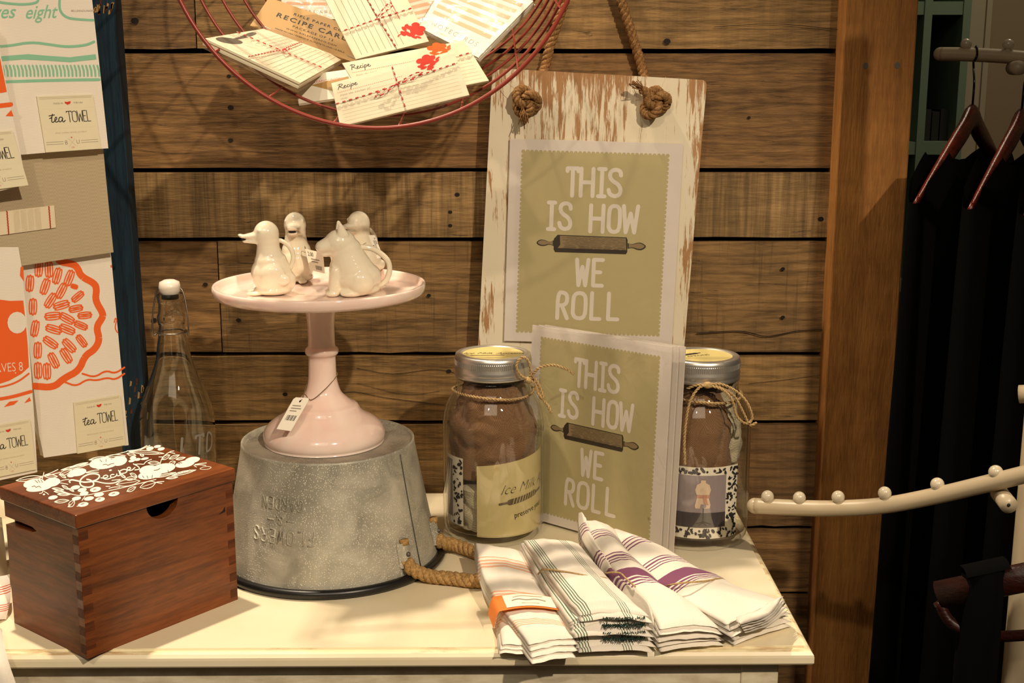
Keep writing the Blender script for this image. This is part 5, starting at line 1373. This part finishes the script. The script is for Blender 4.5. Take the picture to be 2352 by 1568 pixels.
ctw = [[(0, -38, 0), (40, -36, 0), (74, -32, 0), (104, -28, .003), (152, -22, 0)], [(76, 0, 0), (77, -30, 0), (78, -76, 0)], [(77, -31, .003), (60, -44, .005), (48, -46, .003), (50, -40, .004), (76, -32, .003)], [(77, -31, .003), (100, -24, .005), (110, -24, .004), (98, -32, .004), (78, -32, .003)]]
card('recipe_cards', 'cream recipe card pack with red vegetable drawing, frontmost over the basket rim', [(761, 191, 1.232), (1042, 116, 1.232), (1078, 218, 1.212), (781.5, 290.6, 1.212)], 152, 76, 3, 'white_card', recipe_draw(), 5, 'recipe card packs with red vegetable', twine=ctw)
card('recipe_cards', 'cream recipe card pack tucked directly behind the frontmost recipe pack', [(786, 145, 1.262), (1066, 93, 1.262), (1123, 185, 1.240), (843, 241, 1.240)], 152, 76, 3, 'white_card', recipe_draw(True, 'orange_ink'), 5, 'recipe card packs with red vegetable', twine=[[(0, -38, 0), (76, -32, 0), (152, -24, 0)]])
card('recipe_cards', 'lined recipe card pack standing on end in the middle of the basket', [(905, -62, 1.345), (985, 95, 1.312), (817, 136, 1.305), (728, -38, 1.338)], 152, 92, 3, 'white_card',
     lambda m, F: ([m.stroke([(6, -30 - k * 7.5), (146, -30 - k * 7.5)], .5, 'grey_ink', F, .0004, cap=False) for k in range(8)], m.stroke([(4, -20), (96, -20)], .8, 'red_ink', F, .0004, cap=False), script(m, RECIPE, F, 28, -14, 9, .8, 'ink', .0005, .95, .12),
                   tx(m, 'from the kitchen of:', F, 28, -28, 5, 'grey_ink', .0005, .4, 'LEFT', 1, -.01), veg(m, F, 124, -18, 1.25, .0006)), 4, 'recipe card packs with red vegetable',
     twine=[[(0, -46, 0), (76, -44, 0), (152, -40, 0)], [(80, 0, 0), (88, -44, 0), (98, -92, 0)], [(86, -44, .003), (70, -30, .005), (62, -22, .003), (70, -20, .004), (86, -42, .003)]])
def spoon_draw(m, F):
    m.disc(20, -17, 15, 'spoon_grey', F, .0005, 20, 9.5, 2.2)
    m.poly(chaikin([(27, -14), (44, -11), (66, -4), (70, -8), (66, -14), (46, -18), (30, -18)], 1), 'spoon_grey', F, .0005)
    for k in range(13): m.stroke([(4 if k > 3 else 40, -30 - k * 9), (86, -30 - k * 9)], .5, 'grey_ink', F, .0004, cap=False)
card('recipe_cards', 'lined card pack with grey wooden spoon drawing lying against the basket rim', [(470, 88, 1.212), (605, 66, 1.325), (789, 134, 1.335), (690, 190, 1.235)], 90, 150, 6, 'white_card', spoon_draw, 5, None, 'cellophane_crinkled', .0011, twine=[[(46, 0, 0), (46, -75, 0), (46, -150, 0)], [(0, -66, 0), (46, -75, .002), (90, -70, 0)], [(46, -75, .002), (52, -82, .004), (40, -84, .004), (46, -75, .002)]])
def kraft_draw(m, F):
    tx(m, 'RIFLE PAPER CO', F, 80, -20, 8, 'ink', .0004, 0, 'CENTER', 1.0, .01, 0, 1.3)
    tx(m, 'RECIPE CARDS', F, 80, -36, 14, 'ink', .0004, 0, 'CENTER', 1.0, .02, 0, 1.3)
    tx(m, 'PACKAGE OF 12', F, 80, -47, 7, 'ink', .0004, 0, 'CENTER', 1.0, 0, 0, 1.2)
    tx(m, 'WWW.RIFLEPAPERCO.COM', F, 80, -56, 5, 'ink', .0004, 0, 'CENTER', 1.0, 0, 0, 1.2)
    tx(m, 'MADE IN USA / FABRIQUE AUX ETATS-UNIS / © RIFLE', F, 80, -64, 4.6, 'ink', .0004, 0, 'CENTER', .9)
    m.stroke([(12, -66), (26, -68)], 1.4, 'wire_steel', F, .0008); m.stroke([(134, -66), (148, -68)], 1.4, 'wire_steel', F, .0008)
card('recipe_cards', 'brown kraft label pack of recipe cards behind the spoon cards', [(618, -6, 1.40), (858, 78, 1.385), (838, 152, 1.365), (574, 59, 1.375)], 160, 76, 3, 'kraft', kraft_draw, None)
def note_draw(m, F):
    for k in range(6): m.poly([(8, -10 - k * 14), (112, -10 - k * 14), (112, -17 - k * 14), (8, -17 - k * 14)], 'coral_ink', F, .0004)
    tx(m, 'NOTECARDS', F, 60, -108, 12, 'grey_ink', .0005, 0, 'CENTER', 1.0, -.012, 0, 1.35); tx(m, 'BELLEANDUNION.COM', F, 60, -116, 4, 'pale_ink', .0005, 0, 'CENTER')
card('notecards', 'coral striped notecard pack in shiny sleeve resting on the basket wires', [(1035, -62, 1.365), (1225, 2, 1.325), (1098, 132, 1.300), (962, 62, 1.330)], 120, 122, 5, 'notecard_white', note_draw, 6, 'coral striped notecard packs', 'cellophane_crinkled', .0016)
card('notecards', 'coral striped notecard pack between the lined cards and the shiny striped pack', [(880, -30, 1.392), (1085, -75, 1.392), (1125, 48, 1.372), (920, 98, 1.372)], 120, 122, 4, 'notecard_white', note_draw, 5, 'coral striped notecard packs', 'cellophane', .0016)
card('notecards', 'coral striped notecard pack half hidden behind the kraft label', [(640, -70, 1.425), (800, -62, 1.425), (796, 44, 1.412), (650, 42, 1.412)], 120, 122, 3, 'notecard_white', note_draw, 5, 'coral striped notecard packs', 'cellophane', .0016)
card('notecards', 'small card pack standing low under the spoon cards, mostly hidden', [(677, 176, 1.31), (806, 158, 1.31), (826, 218, 1.292), (686, 238, 1.292)], 120, 76, 3, 'notecard_white', lambda m, F: (m.poly([(30, -30), (110, -20), (110, -60), (90, -66)], 'kraft', F, .0004), tx(m, 'BELLEANDUNION', F, 60, -26, 9, 'salmon_line', .0005, 0, 'CENTER')), 5, None)

# ------------------------------------------------------------------ clothes rack beside the table
rk = thing('clothes_rack', 'cream metal clothes rack with beaded arms next to the wooden post', 'rack', (.5, 1.16, -T))
m = MB(); m.tube([Vec((.497, 1.16, -T)), Vec((.497, 1.16, .75))], .017, 'rack_cream', 16); part('upright', m, rk)
m = MB(); m.tube([Vec((.15 + .2, 1.10, -T + .02)), Vec((.66, 1.22, -T + .02))], .015, 'rack_cream', 12); m.tube([Vec((.44, .95, -T + .02)), Vec((.56, 1.38, -T + .02))], .015, 'rack_cream', 12); part('foot', m, rk)
def arm(path, beads, r, br_):
    m = MB(); P = catmull(path, 8); m.tube(P, r, 'rack_cream', 14); m.ball(P[0], r * .99, 'rack_cream', 12); o = part('arm', m, rk)
    for q in beads:
        b = min(P, key=lambda p: (Vec((p.x, p.y)) - Vec((q.x, q.y))).length)
        m = MB(); m.ball(q, br_, 'rack_bead', 12); m.tube([q, Vec((q.x, q.y, b.z))], br_ * .5, 'rack_bead', 8); part('bead', m, o)
    return o
ap = [V(1734, 1161, 1.272), V(1836, 1166, 1.252), V(1925, 1167, 1.230), V(2032, 1160, 1.205), V(2150, 1138, 1.172), V(2285, 1106, 1.130), V(2390, 1080, 1.10)]
lower = arm(ap, [V(1763, 1140, 1.266), V(1836, 1143, 1.252), V(1925, 1141, 1.230), V(2032, 1132, 1.205), V(2153, 1112, 1.172), V(2287, 1084, 1.129)], .0083, .0066)
m = MB(); c = V(2313, 1156, 1.112); m.tube([c + Vec((0, -.004, 0)), c + Vec((.004, .03, 0))], .0080, 'rack_cream', 16); m.ball(c + Vec((0, -.0042, 0)), .0016, 'hole_dark', 6); part('bolt', m, lower)
m = MB(); m.tube([V(2341, 905, 1.13), V(2400, 903, 1.12)], .0085, 'rack_cream', 14); part('arm_stub', m, rk)
up = [V(2160, 124, 1.640), V(2220, 125, 1.625), V(2316, 130, 1.600), V(2420, 140, 1.57)]
UPP = catmull(up, 24)
upper = arm(up, [V(2219, 101, 1.625), V(2316, 102, 1.600)], .0085, .0068)
m = MB(); c = V(2342, 156, 1.565); m.tube([c, c + Vec((.003, .03, 0))], .0085, 'rack_cream', 16); part('bolt', m, upper)
m = MB(); m.tube(catmull([up[3], up[3] + Vec((.05, -.12, .0)), Vec((.60, 1.2, up[3].z)), Vec((.497, 1.16, up[3].z))], 8), .0085, 'rack_cream', 12); part('arm', m, rk)
# hangers and dark garments
HD = Vec((-.5463, -.8376, 0)).normalized(); HN = Vec((-HD.y, HD.x, 0))
def hz(s):
    a = abs(s)
    return -.002 - .09 * (a / .215) ** 1.05 if a > .03 else -.014 * (a / .03) ** 2
def hanger(apex, label, k):
    t = thing('clothes_hanger', label, 'hanger', tuple(apex), 'wooden hangers on the upper rack arm')
    m = MB()
    path = [apex + HD * s + Vec((0, 0, hz(s) - .018)) for s in [.215 * (i / 16 - 1) for i in range(33)]]
    m.tube(path, .0165, 'hanger_wood', 12, rf=lambda u: 1.0 - .45 * abs(2 * u - 1), ry=.0075)
    part('arms', m, t)
    m = MB(); A = min(UPP, key=lambda p: abs(p.x - apex.x - .012)); r_ = .0102
    m.tube(catmull([apex + Vec((0, 0, -.02)), apex + Vec((.001, .002, .02)), A + Vec((.002, r_ * .9, -.018)), A + Vec((.001, r_, 0)), A + Vec((0, 0, r_)), A + Vec((-.002, -r_, 0)), A + Vec((-.005, -r_, -.008))], 7), .0014, 'black_wire', 7); part('hook', m, t)
    return t
def garment(apex, label, mat, seed, zbot):
    m = MB()
    def fn(u, v):
        a = 2 * pi * u
        cs_ = cos(a)
        A = .222 + .055 * v; Bq = .015 + .005 * min(1, v * 2.2) ** .7
        s = A * cs_
        fold = .005 * sin(9 * a + seed) * min(1, v * 1.5) + .004 * noise.noise((cs_ * 3, v * 4, seed))
        top = apex.z + hz(min(max(s, -.215), .215)) + (.008 if abs(cs_) > .62 else -.075 * (1 - abs(cs_) / .62))
        shoulder = -.02 * max(0, abs(cs_) - .95) / .05
        z = top + shoulder + (zbot - top) * v
        sn = sin(a); p = apex + HD * s + HN * ((Bq + fold * .6) * math.copysign(abs(sn) ** .4, sn))
        return Vec((p.x, p.y, z))
    m.grid(fn, 72, 40, mat, closed_u=True)
    return single('hanging_garment', m, (apex.x, apex.y, zbot), label, 'garment', 'dark garments on the rack')
for k, (lab, gl) in enumerate((('dark red wooden hanger nearest the wooden post, holding a black garment', 'long black garment nearest the wooden post, hanging from the first hanger'), ('dark red wooden hanger second from the wooden post', 'black garment on the second hanger from the wooden post'), ('dark red wooden hanger third from the wooden post, cut by the picture edge', 'black garment on the third hanger from the wooden post'))):
    ap_ = Vec((.559 + .052 * k, 1.585 - .022 * k, .478 - .004 * k))
    hanger(ap_, lab, k)
    garment(ap_, gl, 'black_cloth', k * 2.1, -.70)
lh = thing('clothes_hanger', 'dark red bar hanger low on the rack with charcoal trousers folded over', 'hanger', tuple(V(2250, 1340, 1.0)))
m = MB()
p0, p1 = V(2156, 1366, 1.045), V(2420, 1312, .995)
m.tube([p0, p0.lerp(p1, .5), p1], .0125, 'hanger_shaded', 10, ry=.007); part('bar', m, lh)
m = MB(); m.tube(catmull([p0 + Vec((0, 0, -.006)), p0.lerp(p1, .15) + Vec((0, 0, -.03)), p0.lerp(p1, .5) + Vec((0, .005, -.05)), p1 + Vec((0, 0, -.055))], 5), .005, 'hanger_shaded', 8); part('brace', m, lh)
m = MB(); q0, q1 = p0.lerp(p1, .2), p0.lerp(p1, .58)
def trs(u, v):
    a = 2 * pi * u; p = q0.lerp(q1, .5 - .5 * cos(a) if False else (.5 + .5 * cos(a)))
    return p + Vec((0, -.016 * sin(a) * (1 + .3 * v) * (1 if v > .02 else .7), .016 - .5 * v))
m.grid(trs, 32, 16, 'black_cloth', closed_u=True); m.grid(lambda u, v: q0.lerp(q1, u) + Vec((0, .0115 * cos(pi * v), .016 + .005 * sin(pi * v))), 6, 8, 'black_cloth')
single('folded_trousers', m, tuple(q0.lerp(q1, .5) + Vec((0, 0, -.48))), 'charcoal trousers folded over the low bar hanger', 'trousers')
